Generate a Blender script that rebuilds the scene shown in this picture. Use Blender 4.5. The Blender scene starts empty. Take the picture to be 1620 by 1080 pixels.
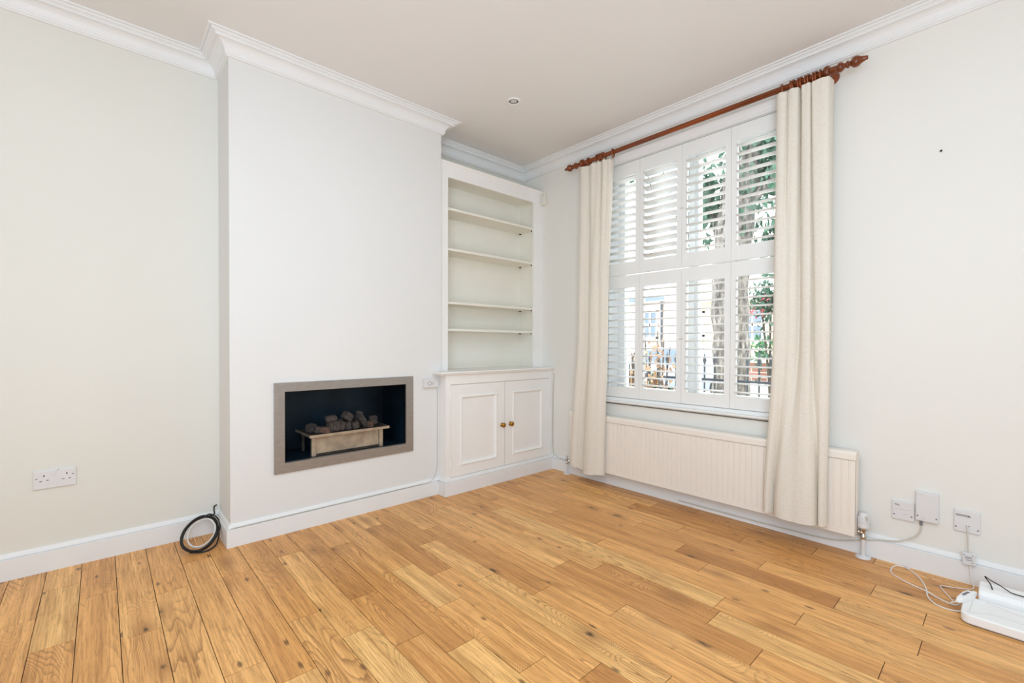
import bpy, bmesh, math, random
from mathutils import Vector, Matrix
random.seed(7)
S = bpy.context.scene
COL = S.collection
PI = math.pi

# ---------------------------------------------------------------- measures (metres; X along the fireplace wall, Y along the window wall)
XA, XB, YC, YL, XW, ZC = 0.5032, 1.8219, 2.7638, 3.052, 2.9142, 2.662
XC, YK = 1.805, 2.675
XN, YN = -2.3, -2.2          # the walls behind the camera
SH = 2.93                    # room face of the shutters

# ---------------------------------------------------------------- materials
def nt(name):
    m = bpy.data.materials.new(name); m.use_nodes = True
    t = m.node_tree; t.nodes.clear()
    return m, t
class G:
    """tiny node graph writer"""
    def __init__(s, t): s.t = t
    def n(s, typ, **kw):
        x = s.t.nodes.new(typ)
        for k, v in kw.items():
            if k.startswith('i_'):
                key = k[2:]
                key = int(key) if key.isdigit() else key
                if hasattr(v, 'is_linked') or isinstance(v, bpy.types.NodeSocket): s.t.links.new(v, x.inputs[key])
                else: x.inputs[key].default_value = v
            else: setattr(x, k, v)
        return x
    def math(s, op, a, b=0.0, c=None, clamp=False):
        x = s.n('ShaderNodeMath', operation=op, use_clamp=clamp)
        for i, v in enumerate((a, b, c)):
            if v is None: continue
            if isinstance(v, bpy.types.NodeSocket): s.t.links.new(v, x.inputs[i])
            else: x.inputs[i].default_value = v
        return x.outputs[0]
    def ramp(s, fac, stops, interp='LINEAR'):
        x = s.n('ShaderNodeValToRGB'); x.color_ramp.interpolation = interp
        e = x.color_ramp.elements
        while len(e) < len(stops): e.new(0.5)
        for i, (p, c) in enumerate(stops):
            e[i].position = p; e[i].color = (c[0], c[1], c[2], 1) if not isinstance(c, float) else (c, c, c, 1)
        s.t.links.new(fac, x.inputs[0]); return x.outputs[0]
    def mix(s, fac, a, b, mode='MIX'):
        x = s.n('ShaderNodeMix', data_type='RGBA', blend_type=mode)
        for i, v in ((0, fac), (6, a), (7, b)):
            if isinstance(v, bpy.types.NodeSocket): s.t.links.new(v, x.inputs[i])
            elif i == 0: x.inputs[0].default_value = v
            else: x.inputs[i].default_value = (v[0], v[1], v[2], 1)
        return x.outputs[2]
def lin(c):
    return tuple(((v / 255) / 12.92 if v / 255 <= .04045 else ((v / 255 + .055) / 1.055) ** 2.4) for v in c)

def mat(name, rgb, rough=.5, metal=0., var=.03, scale=6., bump=0., bscale=200., spec=.5, coat=0., stretch=(1, 1, 1)):
    m, t = nt(name); g = G(t)
    tc = g.n('ShaderNodeTexCoord')
    mp = g.n('ShaderNodeMapping', i_Vector=tc.outputs['Object']); mp.inputs['Scale'].default_value = stretch
    no = g.n('ShaderNodeTexNoise', i_Vector=mp.outputs[0], i_Scale=scale, i_Detail=4.)
    c = lin(rgb)
    lo = tuple(max(0, v * (1 - var)) for v in c); hi = tuple(min(1, v * (1 + var)) for v in c)
    col = g.ramp(no.outputs[0], [(.3, lo), (.7, hi)])
    b = g.n('ShaderNodeBsdfPrincipled', i_Roughness=rough, i_Metallic=metal)
    t.links.new(col, b.inputs['Base Color'])
    b.inputs['Specular IOR Level'].default_value = spec
    if coat: b.inputs['Coat Weight'].default_value = coat; b.inputs['Coat Roughness'].default_value = .15
    if bump:
        n2 = g.n('ShaderNodeTexNoise', i_Vector=mp.outputs[0], i_Scale=bscale, i_Detail=3.)
        bm_ = g.n('ShaderNodeBump', i_Strength=bump, i_Distance=.002, i_Height=n2.outputs[0])
        t.links.new(bm_.outputs[0], b.inputs['Normal'])
    o = g.n('ShaderNodeOutputMaterial', i_Surface=b.outputs[0])
    return m

def wood_floor():
    m, t = nt('oak_planks'); g = G(t)
    tc = g.n('ShaderNodeTexCoord')
    at = g.n('ShaderNodeAttribute', attribute_name='plank')
    sp = g.n('ShaderNodeSeparateColor', i_Color=at.outputs['Color'])
    tone, off, kind = sp.outputs[0], sp.outputs[1], sp.outputs[2]
    xyz = g.n('ShaderNodeSeparateXYZ', i_Vector=tc.outputs['Object'])
    ox = g.math('MULTIPLY', off, 37.0); oy = g.math('MULTIPLY', kind, 23.0)
    X = g.math('ADD', xyz.outputs[0], ox); Y = g.math('ADD', xyz.outputs[1], oy)
    def vec(sx, sy, zz=0.0):
        return g.n('ShaderNodeCombineXYZ', i_X=g.math('MULTIPLY', X, sx), i_Y=g.math('MULTIPLY', Y, sy), i_Z=zz).outputs[0]
    # knots
    vo = g.n('ShaderNodeTexVoronoi', feature='F1', voronoi_dimensions='2D', i_Vector=vec(5.2, 2.3), i_Scale=1.0, i_Randomness=1.0)
    kd = vo.outputs['Distance']
    vcol = g.n('ShaderNodeSeparateColor', i_Color=vo.outputs['Color'])
    has = g.math('GREATER_THAN', vcol.outputs[0], .56)
    kbump = g.math('MULTIPLY', g.math('POWER', 2.718, g.math('MULTIPLY', kd, -5.0)), has)
    # cathedral rings: contour lines of a slow noise, swirled by the knots
    fl = g.n('ShaderNodeTexNoise', i_Vector=vec(7.5, .62), i_Scale=1.0, i_Detail=1.5, i_Roughness=.45, i_Distortion=.35).outputs[0]
    fl = g.math('ADD', fl, g.math('MULTIPLY', kbump, .85))
    wob = g.n('ShaderNodeTexNoise', i_Vector=vec(60., 9.), i_Scale=1.0, i_Detail=3.).outputs[0]
    ph = g.math('ADD', g.math('MULTIPLY', fl, 30.0), g.math('MULTIPLY', wob, .7))
    fr = g.math('FRACT', ph)
    line = g.ramp(fr, [(0., 0.0), (.52, .05), (.80, .55), (.91, 1.0), (.96, .8), (1., 0.0)])
    cn = g.n('ShaderNodeTexNoise', i_Vector=vec(5., 1.1, 4.), i_Scale=1.0, i_Detail=2.).outputs[0]
    cath = g.math('MULTIPLY', g.math('MULTIPLY', line, g.ramp(cn, [(.40, 0.12), (.58, 1.0)])), g.ramp(kind, [(.25, .35), (.6, 1.0)]))
    # straight fine grain and pores
    gr = g.n('ShaderNodeTexNoise', i_Vector=vec(150., 4.5), i_Scale=1.0, i_Detail=5., i_Roughness=.62).outputs[0]
    br = g.n('ShaderNodeTexNoise', i_Vector=vec(26., 1.1, 9.), i_Scale=1.0, i_Detail=3.).outputs[0]
    po = g.n('ShaderNodeTexNoise', i_Vector=vec(330., 16.), i_Scale=1.0, i_Detail=2.).outputs[0]
    def lin(c, q=globals()['lin']): return tuple(min(1, v * k) for v, k in zip(q(c), (1.40, 1.24, .97)))
    light, mid, dark = lin((226, 187, 136)), lin((205, 160, 105)), lin((150, 106, 60))
    c = g.ramp(tone, [(0., lin((176, 128, 78))), (.3, lin((204, 156, 101))), (.65, lin((217, 171, 116))), (1., lin((226, 184, 130)))])
    c = g.mix(g.math('MULTIPLY', g.ramp(br, [(.35, 1.0), (.62, 0.0)]), .48), c, dark)
    c = g.mix(g.math('MULTIPLY', g.ramp(br, [(.55, 0.0), (.75, 1.0)]), .35), c, light)
    c = g.mix(g.math('MULTIPLY', g.ramp(gr, [(.36, 1.0), (.54, 0.0)]), .50), c, lin((134, 90, 46)))
    c = g.mix(g.math('MULTIPLY', cath, .62), c, lin((104, 64, 30)))
    c = g.mix(g.math('MULTIPLY', g.ramp(po, [(.30, 1.0), (.40, 0.0)]), .45), c, lin((90, 56, 28)))
    # dark knot hearts and soft halos
    hal = g.math('MULTIPLY', g.ramp(kd, [(.02, 1.0), (.26, 0.0)]), has)
    c = g.mix(g.math('MULTIPLY', hal, .55), c, lin((128, 86, 46)))
    irr = g.n('ShaderNodeTexNoise', i_Vector=vec(70., 24., 2.), i_Scale=1.0, i_Detail=3.).outputs[0]
    wk = g.math('ADD', g.math('ADD', kd, g.math('MULTIPLY', g.math('SUBTRACT', irr, .5), .26)), g.math('MULTIPLY', vcol.outputs[2], .05))
    heart = g.math('MULTIPLY', g.ramp(wk, [(.02, 1.0), (.085, 0.0)]), g.math('GREATER_THAN', vcol.outputs[1], .30))
    c = g.mix(g.math('MULTIPLY', g.math('MULTIPLY', heart, has), .9), c, lin((52, 36, 26)))
    v2 = g.n('ShaderNodeTexVoronoi', feature='F1', voronoi_dimensions='2D', i_Vector=vec(11., 4.6, 3.3), i_Scale=1.0, i_Randomness=1.0)
    s2 = g.n('ShaderNodeSeparateColor', i_Color=v2.outputs['Color'])
    pin = g.math('MULTIPLY', g.ramp(g.math('ADD', v2.outputs['Distance'], g.math('MULTIPLY', g.math('SUBTRACT', gr, .5), .25)), [(.04, 1.0), (.11, 0.0)]), g.math('GREATER_THAN', s2.outputs[0], .86))
    c = g.mix(g.math('MULTIPLY', pin, .75), c, lin((74, 48, 28)))
    b = g.n('ShaderNodeBsdfPrincipled')
    t.links.new(c, b.inputs['Base Color'])
    t.links.new(g.ramp(gr, [(.3, .42), (.7, .30)]), b.inputs['Roughness'])
    b.inputs['Specular IOR Level'].default_value = .42
    bp_ = g.n('ShaderNodeBump', i_Strength=.18, i_Distance=.001, i_Height=g.math('SUBTRACT', gr, g.math('MULTIPLY', cath, .4)))
    t.links.new(bp_.outputs[0], b.inputs['Normal'])
    g.n('ShaderNodeOutputMaterial', i_Surface=b.outputs[0])
    return m

def fabric(name, rgb, trans=.22):
    m, t = nt(name); g = G(t)
    tc = g.n('ShaderNodeTexCoord')
    mp = g.n('ShaderNodeMapping', i_Vector=tc.outputs['Object']); mp.inputs['Scale'].default_value = (1, 1, 1)
    a = g.n('ShaderNodeTexNoise', i_Vector=mp.outputs[0], i_Scale=420., i_Detail=2.).outputs[0]
    mp2 = g.n('ShaderNodeMapping', i_Vector=tc.outputs['Object']); mp2.inputs['Scale'].default_value = (60, 60, 700)
    b2 = g.n('ShaderNodeTexNoise', i_Vector=mp2.outputs[0], i_Scale=1., i_Detail=2.).outputs[0]
    w = g.math('ADD', g.math('MULTIPLY', a, .6), g.math('MULTIPLY', b2, .4))
    c = lin(rgb)
    col = g.ramp(w, [(.34, tuple(v * .84 for v in c)), (.5, c), (.7, tuple(min(1, v * 1.06) for v in c))])
    d = g.n('ShaderNodeBsdfPrincipled', i_Roughness=.95); t.links.new(col, d.inputs['Base Color'])
    d.inputs['Specular IOR Level'].default_value = .1
    d.inputs['Sheen Weight'].default_value = .15
    bp_ = g.n('ShaderNodeBump', i_Strength=.35, i_Distance=.0015, i_Height=w); t.links.new(bp_.outputs[0], d.inputs['Normal'])
    tr = g.n('ShaderNodeBsdfTranslucent'); t.links.new(col, tr.inputs['Color'])
    mx = g.n('ShaderNodeMixShader', i_0=trans, i_1=d.outputs[0], i_2=tr.outputs[0])
    g.n('ShaderNodeOutputMaterial', i_Surface=mx.outputs[0])
    return m

def glass_mat():
    m, t = nt('window_glass'); g = G(t)
    tr = g.n('ShaderNodeBsdfTransparent'); tr.inputs[0].default_value = (.96, .98, .97, 1)
    gl = g.n('ShaderNodeBsdfGlossy', i_Roughness=.02)
    fr = g.n('ShaderNodeFresnel', i_IOR=1.45)
    mx = g.n('ShaderNodeMixShader', i_0=fr.outputs[0], i_1=tr.outputs[0], i_2=gl.outputs[0])
    g.n('ShaderNodeOutputMaterial', i_Surface=mx.outputs[0])
    return m

def leafy(name, a, b, trans=.35, scale=9.):
    m, t = nt(name); g = G(t)
    tc = g.n('ShaderNodeTexCoord')
    no = g.n('ShaderNodeTexNoise', i_Vector=tc.outputs['Object'], i_Scale=scale, i_Detail=3.)
    col = g.ramp(no.outputs[0], [(.35, lin(a)), (.65, lin(b))])
    d = g.n('ShaderNodeBsdfPrincipled', i_Roughness=.5); t.links.new(col, d.inputs['Base Color'])
    tr = g.n('ShaderNodeBsdfTranslucent'); t.links.new(col, tr.inputs['Color'])
    mx = g.n('ShaderNodeMixShader', i_0=trans, i_1=d.outputs[0], i_2=tr.outputs[0])
    g.n('ShaderNodeOutputMaterial', i_Surface=mx.outputs[0])
    return m

def bricks(name, a, b, mortar, sc=1.0):
    m, t = nt(name); g = G(t)
    tc = g.n('ShaderNodeTexCoord')
    sx = g.n('ShaderNodeSeparateXYZ', i_Vector=tc.outputs['Object'])
    v = g.n('ShaderNodeCombineXYZ', i_X=g.math('ADD', sx.outputs[0], sx.outputs[1]), i_Y=sx.outputs[2])
    br = g.n('ShaderNodeTexBrick', i_Vector=v.outputs[0], i_Scale=1.0)
    br.inputs['Color1'].default_value = (*lin(a), 1); br.inputs['Color2'].default_value = (*lin(b), 1); br.inputs['Mortar'].default_value = (*lin(mortar), 1)
    br.inputs['Brick Width'].default_value = .225 * sc; br.inputs['Row Height'].default_value = .075 * sc; br.inputs['Mortar Size'].default_value = .006
    d = g.n('ShaderNodeBsdfPrincipled', i_Roughness=.9); t.links.new(br.outputs[0], d.inputs['Base Color'])
    g.n('ShaderNodeOutputMaterial', i_Surface=d.outputs[0])
    return m

def bark_mat():
    m, t = nt('tree_bark'); g = G(t)
    tc = g.n('ShaderNodeTexCoord')
    mp = g.n('ShaderNodeMapping', i_Vector=tc.outputs['Object']); mp.inputs['Scale'].default_value = (14, 14, 4)
    no = g.n('ShaderNodeTexNoise', i_Vector=mp.outputs[0], i_Scale=1.5, i_Detail=7., i_Roughness=.7)
    col = g.ramp(no.outputs[0], [(.36, lin((44, 40, 38))), (.5, lin((96, 90, 86))), (.66, lin((150, 144, 138)))])
    d = g.n('ShaderNodeBsdfPrincipled', i_Roughness=.95); t.links.new(col, d.inputs['Base Color'])
    bp_ = g.n('ShaderNodeBump', i_Strength=.9, i_Distance=.03, i_Height=no.outputs[0]); t.links.new(bp_.outputs[0], d.inputs['Normal'])
    g.n('ShaderNodeOutputMaterial', i_Surface=d.outputs[0])
    return m

M = dict(
    wall_cream=mat('wall_paint_cream', (235, 233, 227), .85, var=.012, scale=1.2, spec=.25),
    wall_left=mat('wall_paint_alcove', (230, 228, 220), .85, var=.012, scale=1.2, spec=.25),
    wall_white=mat('wall_paint_white', (231, 230, 228), .85, var=.010, scale=1.0, spec=.25),
    ceiling=mat('ceiling_paint', (232, 230, 228), .9, var=.012, scale=1.0, spec=.2),
    trim=mat('trim_gloss', (238, 238, 238), .42, var=.01, spec=.4),
    louvre=mat('shutter_paint_glow', (251, 251, 250), .45, var=.004, spec=.4),  # shutter paint whitened, so the glow of outside light sits in the colour
    shutter=mat('shutter_paint', (242, 242, 240), .45, var=.008, spec=.4),
    cup=mat('cupboard_paint', (246, 244, 241), .5, var=.012, spec=.4),
    case=mat('bookcase_paint_shaded', (243, 239, 228), .6, var=.012, spec=.3),  # creamier than the face frame: shade inside the bookcase put into the paint
    floor=wood_floor(),
    gap=mat('floor_gap', (60, 42, 26), .9),
    steel=mat('brushed_steel', (166, 162, 158), .42, .7, var=.06, scale=30., stretch=(1, 1, 3)),
    soot=mat('blackened_steel', (16, 34, 46), .42, .3, var=.7, scale=4., spec=.35),
    brass=mat('brass', (170, 130, 60), .25, 1.),
    bronze_plate=mat('tarnished_grate_metal', (176, 160, 140), .45, .45, var=.25, scale=16.),
    grate_top=mat('sooted_grate_top', (66, 58, 50), .6, .4, var=.6, scale=18.),
    coal=mat('ceramic_coal', (74, 65, 60), .95, var=.55, scale=60., bump=1., bscale=160.),
    coal_red=mat('ceramic_coal_reddish', (92, 70, 60), .95, var=.55, scale=60., bump=1., bscale=160.),
    polewood=mat('pole_mahogany', (128, 57, 10), .25, var=.4, scale=18., coat=.4, spec=.4, stretch=(1, .15, 1)),
    curtain=fabric('curtain_linen', (250, 243, 232)),
    rad=mat('radiator_enamel', (244, 236, 226), .4, var=.01),
    rad_dark=mat('radiator_groove', (200, 186, 168), .6),
    plastic=mat('white_plastic', (226, 225, 226), .35, var=.006),
    plastic_cream=mat('cream_plastic', (232, 229, 216), .4, var=.006),
    router=mat('router_plastic', (248, 248, 248), .25, var=.004),
    grey=mat('grey_mark', (120, 120, 124), .6),
    dark=mat('dark_hole', (22, 20, 18), .7),
    chrome=mat('chrome', (200, 196, 190), .2, 1.),
    blackcable=mat('black_cable', (20, 19, 20), .45),
    whitecable=mat('white_cable', (236, 234, 230), .45),
    greycable=mat('cream_cable', (206, 202, 190), .55),
    glass=glass_mat(),
    lamp=mat('lamp_glass', (210, 208, 204), .15),
    bark=bark_mat(),
    leaf=leafy('tree_leaf', (26, 56, 44), (74, 112, 92)),
    hedge=leafy('hedge_leaf', (18, 62, 34), (62, 122, 70)),
    bronze=leafy('autumn_leaf', (138, 98, 76), (190, 160, 124)),
    rose=leafy('red_flower', (150, 48, 56), (196, 120, 120)),
    stem=mat('stem', (70, 60, 52), .9),
    iron=mat('railing_iron', (38, 44, 54), .5),
    red_brick=bricks('red_brick', (120, 78, 66), (142, 100, 88), (190, 178, 168)),
    yel_brick=bricks('stock_brick', (186, 170, 140), (204, 190, 162), (206, 196, 176)),
    pink_brick=bricks('pale_pink_brick', (196, 168, 156), (212, 188, 176), (220, 208, 198)),
    render=mat('pale_render', (232, 230, 226), .9),
    slate=mat('roof_slate', (186, 186, 190), .8, var=.2),
    wframe=mat('outside_window_frame', (230, 232, 234), .5),
    wpane=mat('outside_window_pane', (92, 106, 122), .08),
    paving=mat('paving', (222, 219, 214), .9, var=.1, scale=3.),
    tarmac=mat('tarmac', (160, 162, 166), .9, var=.1, scale=20.),
    carpaint=mat('car_paint_blue_grey', (128, 142, 164), .2, .2, coat=.8),
    tyre=mat('tyre', (24, 24, 24), .8),
    stone=mat('pale_stone', (214, 204, 182), .9, var=.12, scale=9.),
)

# ---------------------------------------------------------------- mesh building
def catmull(pts, k=8, closed=False):
    P = [Vector(p) for p in pts]; n = len(P); out = []
    rng = range(n) if closed else range(n - 1)
    for i in rng:
        p0 = P[(i - 1) % n] if closed or i > 0 else P[0] * 2 - P[1]
        p1, p2 = P[i], P[(i + 1) % n]
        p3 = P[(i + 2) % n] if closed or i + 2 < n else P[-1] * 2 - P[-2]
        for j in range(k):
            t = j / k
            out.append(.5 * ((2 * p1) + (p2 - p0) * t + (2 * p0 - 5 * p1 + 4 * p2 - p3) * t * t + (3 * p1 - p0 - 3 * p2 + p3) * t ** 3))
    if not closed: out.append(P[-1])
    return out

class MB:
    def __init__(s): s.v = []; s.f = []; s.m = []; s.sm = []
    def add(s, vs, fs, mi=0, smooth=False):
        b = len(s.v); s.v += [tuple(v) for v in vs]
        for f in fs: s.f.append(tuple(i + b for i in f)); s.m.append(mi); s.sm.append(smooth)
    def box(s, x0, x1, y0, y1, z0, z1, mi=0, R=None):
        vs = [Vector((x, y, z)) for z in (z0, z1) for y in (y0, y1) for x in (x0, x1)]
        if R is not None: vs = [R @ v for v in vs]
        s.add(vs, [(0, 2, 3, 1), (4, 5, 7, 6), (0, 1, 5, 4), (2, 6, 7, 3), (0, 4, 6, 2), (1, 3, 7, 5)], mi)
        return s
    def obox(s, c, size, R, mi=0):
        c = Vector(c); h = [q / 2 for q in size]
        Mx = Matrix.Translation(c) @ R.to_4x4()
        return s.box(-h[0], h[0], -h[1], h[1], -h[2], h[2], mi, Mx)
    def tube(s, pts, r, n=8, closed=False, mi=0):
        P = [Vector(p) for p in pts]; N = len(P); rings = []
        up = None
        for i in range(N):
            a = P[(i - 1) % N] if closed or i else P[i]; b = P[(i + 1) % N] if closed or i < N - 1 else P[i]
            d = (b - a).normalized() if (b - a).length > 1e-9 else Vector((0, 0, 1))
            if up is None: up = Vector((0, 0, 1)) if abs(d.z) < .9 else Vector((1, 0, 0))
            u = (up - d * up.dot(d))
            u = u.normalized() if u.length > 1e-6 else d.orthogonal().normalized()
            up = u; w = d.cross(u)
            rr = r[i] if isinstance(r, (list, tuple)) else r
            rings.append([P[i] + (u * math.cos(2 * PI * k / n) + w * math.sin(2 * PI * k / n)) * rr for k in range(n)])
        vs = [v for q in rings for v in q]; fs = []
        for i in range(N if closed else N - 1):
            j = (i + 1) % N
            for k in range(n): fs.append((i * n + k, i * n + (k + 1) % n, j * n + (k + 1) % n, j * n + k))
        s.add(vs, fs, mi, True)
        if not closed:
            s.add(rings[0], [tuple(reversed(range(n)))], mi); s.add(rings[-1], [tuple(range(n))], mi)
        return s
    def lathe(s, prof, o, ax=(0, 0, 1), n=20, mi=0):
        """prof: (radius, distance along ax from o)"""
        o = Vector(o); ax = Vector(ax).normalized(); u = ax.orthogonal().normalized(); w = ax.cross(u)
        vs = [o + ax * t + (u * math.cos(2 * PI * k / n) + w * math.sin(2 * PI * k / n)) * max(r, 1e-5) for r, t in prof for k in range(n)]
        fs = [(i * n + k, i * n + (k + 1) % n, (i + 1) * n + (k + 1) % n, (i + 1) * n + k) for i in range(len(prof) - 1) for k in range(n)]
        s.add(vs, fs, mi, True)
        if prof[0][0] > 1e-4: s.add(vs[:n], [tuple(reversed(range(n)))], mi)
        if prof[-1][0] > 1e-4: s.add(vs[-n:], [tuple(range(n))], mi)
        return s
    def torus(s, c, ax, R, r, n=24, k=8, mi=0):
        c = Vector(c); ax = Vector(ax).normalized(); u = ax.orthogonal().normalized(); w = ax.cross(u)
        return s.tube([c + (u * math.cos(2 * PI * i / n) + w * math.sin(2 * PI * i / n)) * R for i in range(n)], r, k, True, mi)
    def sweep(s, path, prof, mi=0, right=True, capped=True):
        """profile (offset to the room side, z) along a 2-D polyline with mitred corners"""
        P = [Vector((p[0], p[1])) for p in path]; N = len(P); sg = 1 if right else -1
        nr = []
        for i in range(N - 1):
            d = (P[i + 1] - P[i]).normalized(); nr.append(Vector((d.y, -d.x)) * sg)
        off = []
        for i in range(N):
            if i == 0: off.append(nr[0])
            elif i == N - 1: off.append(nr[-1])
            else:
                a, b = nr[i - 1], nr[i]; off.append((a + b) / (1 + a.dot(b)))
        K = len(prof)
        vs = [(P[i].x + off[i].x * d, P[i].y + off[i].y * d, z) for i in range(N) for d, z in prof]
        fs = [(i * K + k, (i + 1) * K + k, (i + 1) * K + k + 1, i * K + k + 1) for i in range(N - 1) for k in range(K - 1)]
        s.add(vs, fs, mi)
        if capped: s.add(vs[:K], [tuple(range(K))], mi); s.add(vs[-K:], [tuple(reversed(range(K)))], mi)
        return s
    def poly(s, pts, axis, a, b, mi=0):
        """extrude a 2-D polygon along an axis from a to b; pts are the other two coordinates in xyz order"""
        def P(q, t): return {'x': (t, q[0], q[1]), 'y': (q[0], t, q[1]), 'z': (q[0], q[1], t)}[axis]
        n = len(pts); vs = [P(q, a) for q in pts] + [P(q, b) for q in pts]
        s.add(vs, [tuple(range(n)), tuple(reversed(range(n, 2 * n)))] + [(i, (i + 1) % n, n + (i + 1) % n, n + i) for i in range(n)], mi)
        return s
    def build(s, name, mats, parent=None, at=None, bevel=0., smooth=None, seg=2):
        base = Vector(at) if at is not None else Vector((0, 0, 0))
        if parent is not None:
            q = parent; base = Vector((0, 0, 0))
            while q is not None: base += q.location; q = q.parent
        me = bpy.data.meshes.new(name)
        me.from_pydata([Vector(v) - base for v in s.v], [], s.f)
        for p, mi, sm in zip(me.polygons, s.m, s.sm): p.material_index = mi; p.use_smooth = sm if smooth is None else smooth
        for m_ in (mats if isinstance(mats, (list, tuple)) else [mats]): me.materials.append(m_)
        b = bmesh.new(); b.from_mesh(me); bmesh.ops.recalc_face_normals(b, faces=b.faces); b.to_mesh(me); b.free()
        o = bpy.data.objects.new(name, me); COL.objects.link(o)
        if parent is not None: o.parent = parent
        else: o.location = base
        if bevel:
            md = o.modifiers.new('edge', 'BEVEL'); md.width = bevel; md.segments = seg; md.limit_method = 'ANGLE'; md.angle_limit = math.radians(40)
        return o

def tag(o, label=None, cat=None, group=None, kind=None):
    if label: o['label'] = label
    if cat: o['category'] = cat
    if group: o['group'] = group
    if kind: o['kind'] = kind
    return o
def thing(name, label, cat, loc, group=None):
    o = bpy.data.objects.new(name, None); COL.objects.link(o); o.location = loc; o.empty_display_size = .05
    return tag(o, label, cat, group)
def struct(o, label=None, cat='room'):
    return tag(o, label, cat, None, 'structure')
def dup(root, loc, label, group=None):
    def cp(o, par):
        c = o.copy(); COL.objects.link(c); c.parent = par
        for ch in [q for q in o.children]: cp(ch, c)
        return c
    r = cp(root, None); r.location = loc; r['label'] = label
    if group: r['group'] = group
    return r

# ================================================================ THE ROOM
# floor: planks run along Y; joints measured
JN = {0: [1.69], 1: [1.54, 2.42], 2: [1.86], 4: [1.46, 1.85], 3: [1.63], 5: [1.31], 6: [1.07, 1.56, 1.96], 8: [0.73, 1.62, 2.11], 7: [0.92, 1.8, 2.51],
      9: [1.37, 2.27], 10: [1.06, 1.96], 11: [0.58, 1.47], 12: [0.78, 1.33, 1.87], 13: [0.28, 0.81, 2.24], 15: [0.21, 0.99], 16: [0.48, 1.17],
      17: [0.22, 0.81, 1.49], 14: [0.55, 1.5], 18: [0.4, 1.29], 20: [0.68, 1.6], 19: [0.99, 1.7], 21: [0.45, 1.35], -4: [2.27, 2.79], -5: [2.54], -3: [2.61], -2: [2.15], -1: [2.44]}
W0, PW = .2875, .1203
bm = bmesh.new(); lay = bm.loops.layers.float_color.new('plank')
rnd = random.Random(21)
TONE = {(7, 0): .12, (9, 1): .2, (12, 1): .15, (2, 1): .3, (1, 2): .45, (4, 1): .35, (6, 2): .95, (5, 0): .9, (8, 1): .9, (13, 1): .45, (14, 0): .8, (16, 0): .85, (10, 0): .75, (9, 0): .55, (1, 1): .3, (12, 2): .75, (19, 1): .12, (20, 1): .1, (18, 1): .35, (21, 1): .1, (20, 0): .3, (11, 1): .15, (17, 2): .3}
def plank(x0, x1, y0, y1, tone):
    c = (tone, rnd.random(), rnd.random(), 1)
    g_, d_ = .0012, .003
    top = [bm.verts.new((x, y, 0)) for x, y in ((x0 + g_, y0 + g_), (x1 - g_, y0 + g_), (x1 - g_, y1 - g_), (x0 + g_, y1 - g_))]
    bot = [bm.verts.new((v.co.x, v.co.y, -d_)) for v in top]
    fs = [bm.faces.new(top)] + [bm.faces.new((bot[i], bot[(i + 1) % 4], top[(i + 1) % 4], top[i])) for i in range(4)]
    for f in fs:
        for l in f.loops: l[lay] = c
k0 = int((XN - W0) / PW) - 1
for k in range(k0, 23):
    x0, x1 = W0 + PW * k, W0 + PW * (k + 1)
    js = sorted(JN.get(k, []))
    if not js: js = [rnd.uniform(-.2, 2.6)]
    y = js[0]; low = []
    while y > YN - .1:
        y -= rnd.uniform(.55, 1.15); low.append(y)
    y = js[-1]; hi = []
    while y < YL + .1:
        y += rnd.uniform(.8, 1.2); hi.append(y)
    ys = sorted(low) + js + hi
    for i in range(len(ys) - 1):
        ji = i - len(low) + 1
        a, b_ = max(ys[i], YN - .05), min(ys[i + 1], YL + .06)
        if b_ - a < .01: continue
        plank(x0, min(x1, XW + .02), a, b_, TONE.get((k, ji), min(1, max(0, rnd.gauss(.55, .2)))))
v4 = [bm.verts.new(p) for p in ((XN - .1, YN - .1, -.0031), (XW + .05, YN - .1, -.0031), (XW + .05, YL + .08, -.0031), (XN - .1, YL + .08, -.0031))]
f = bm.faces.new(v4); f.material_index = 1
v8 = [bm.verts.new(p) for p in ((XN - .1, YN - .1, -.10), (XW + .05, YN - .1, -.10), (XW + .05, YL + .08, -.10), (XN - .1, YL + .08, -.10))]
f = bm.faces.new(list(reversed(v8))); f.material_index = 1
me = bpy.data.meshes.new('floor'); bm.to_mesh(me); bm.free()
me.materials.append(M['floor']); me.materials.append(M['gap'])
fl = bpy.data.objects.new('floor', me); COL.objects.link(fl); struct(fl, 'oak plank floor with knots running along the window wall', 'floor')

struct(MB().box(XN - .1, XW + .3, YN - .1, YL + .4, ZC, ZC + .1).build('ceiling', M['ceiling']), 'plain off-white ceiling', 'ceiling')
struct(MB().box(XN - .1, XA + .0, YL, YL + .35, -.1, ZC).box(XB, XW + .3, YL, YL + .35, -.1, ZC).build('wall_left', M['wall_left']), 'cream wall in the alcoves beside the chimney breast', 'wall')
# chimney breast with the fireplace hole
hx0, hx1, hz0, hz1 = .764, 1.542, .392, .807
cb = MB()
cb.box(XA, hx0, YC, YL + .35, -.1, ZC).box(hx1, XB, YC, YL + .35, -.1, ZC).box(hx0, hx1, YC, YL + .35, -.1, hz0).box(hx0, hx1, YC, YL + .35, hz1, ZC)
struct(cb.build('wall_chimney', M['wall_white']), 'white chimney breast with a letterbox fireplace opening', 'wall')
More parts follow.
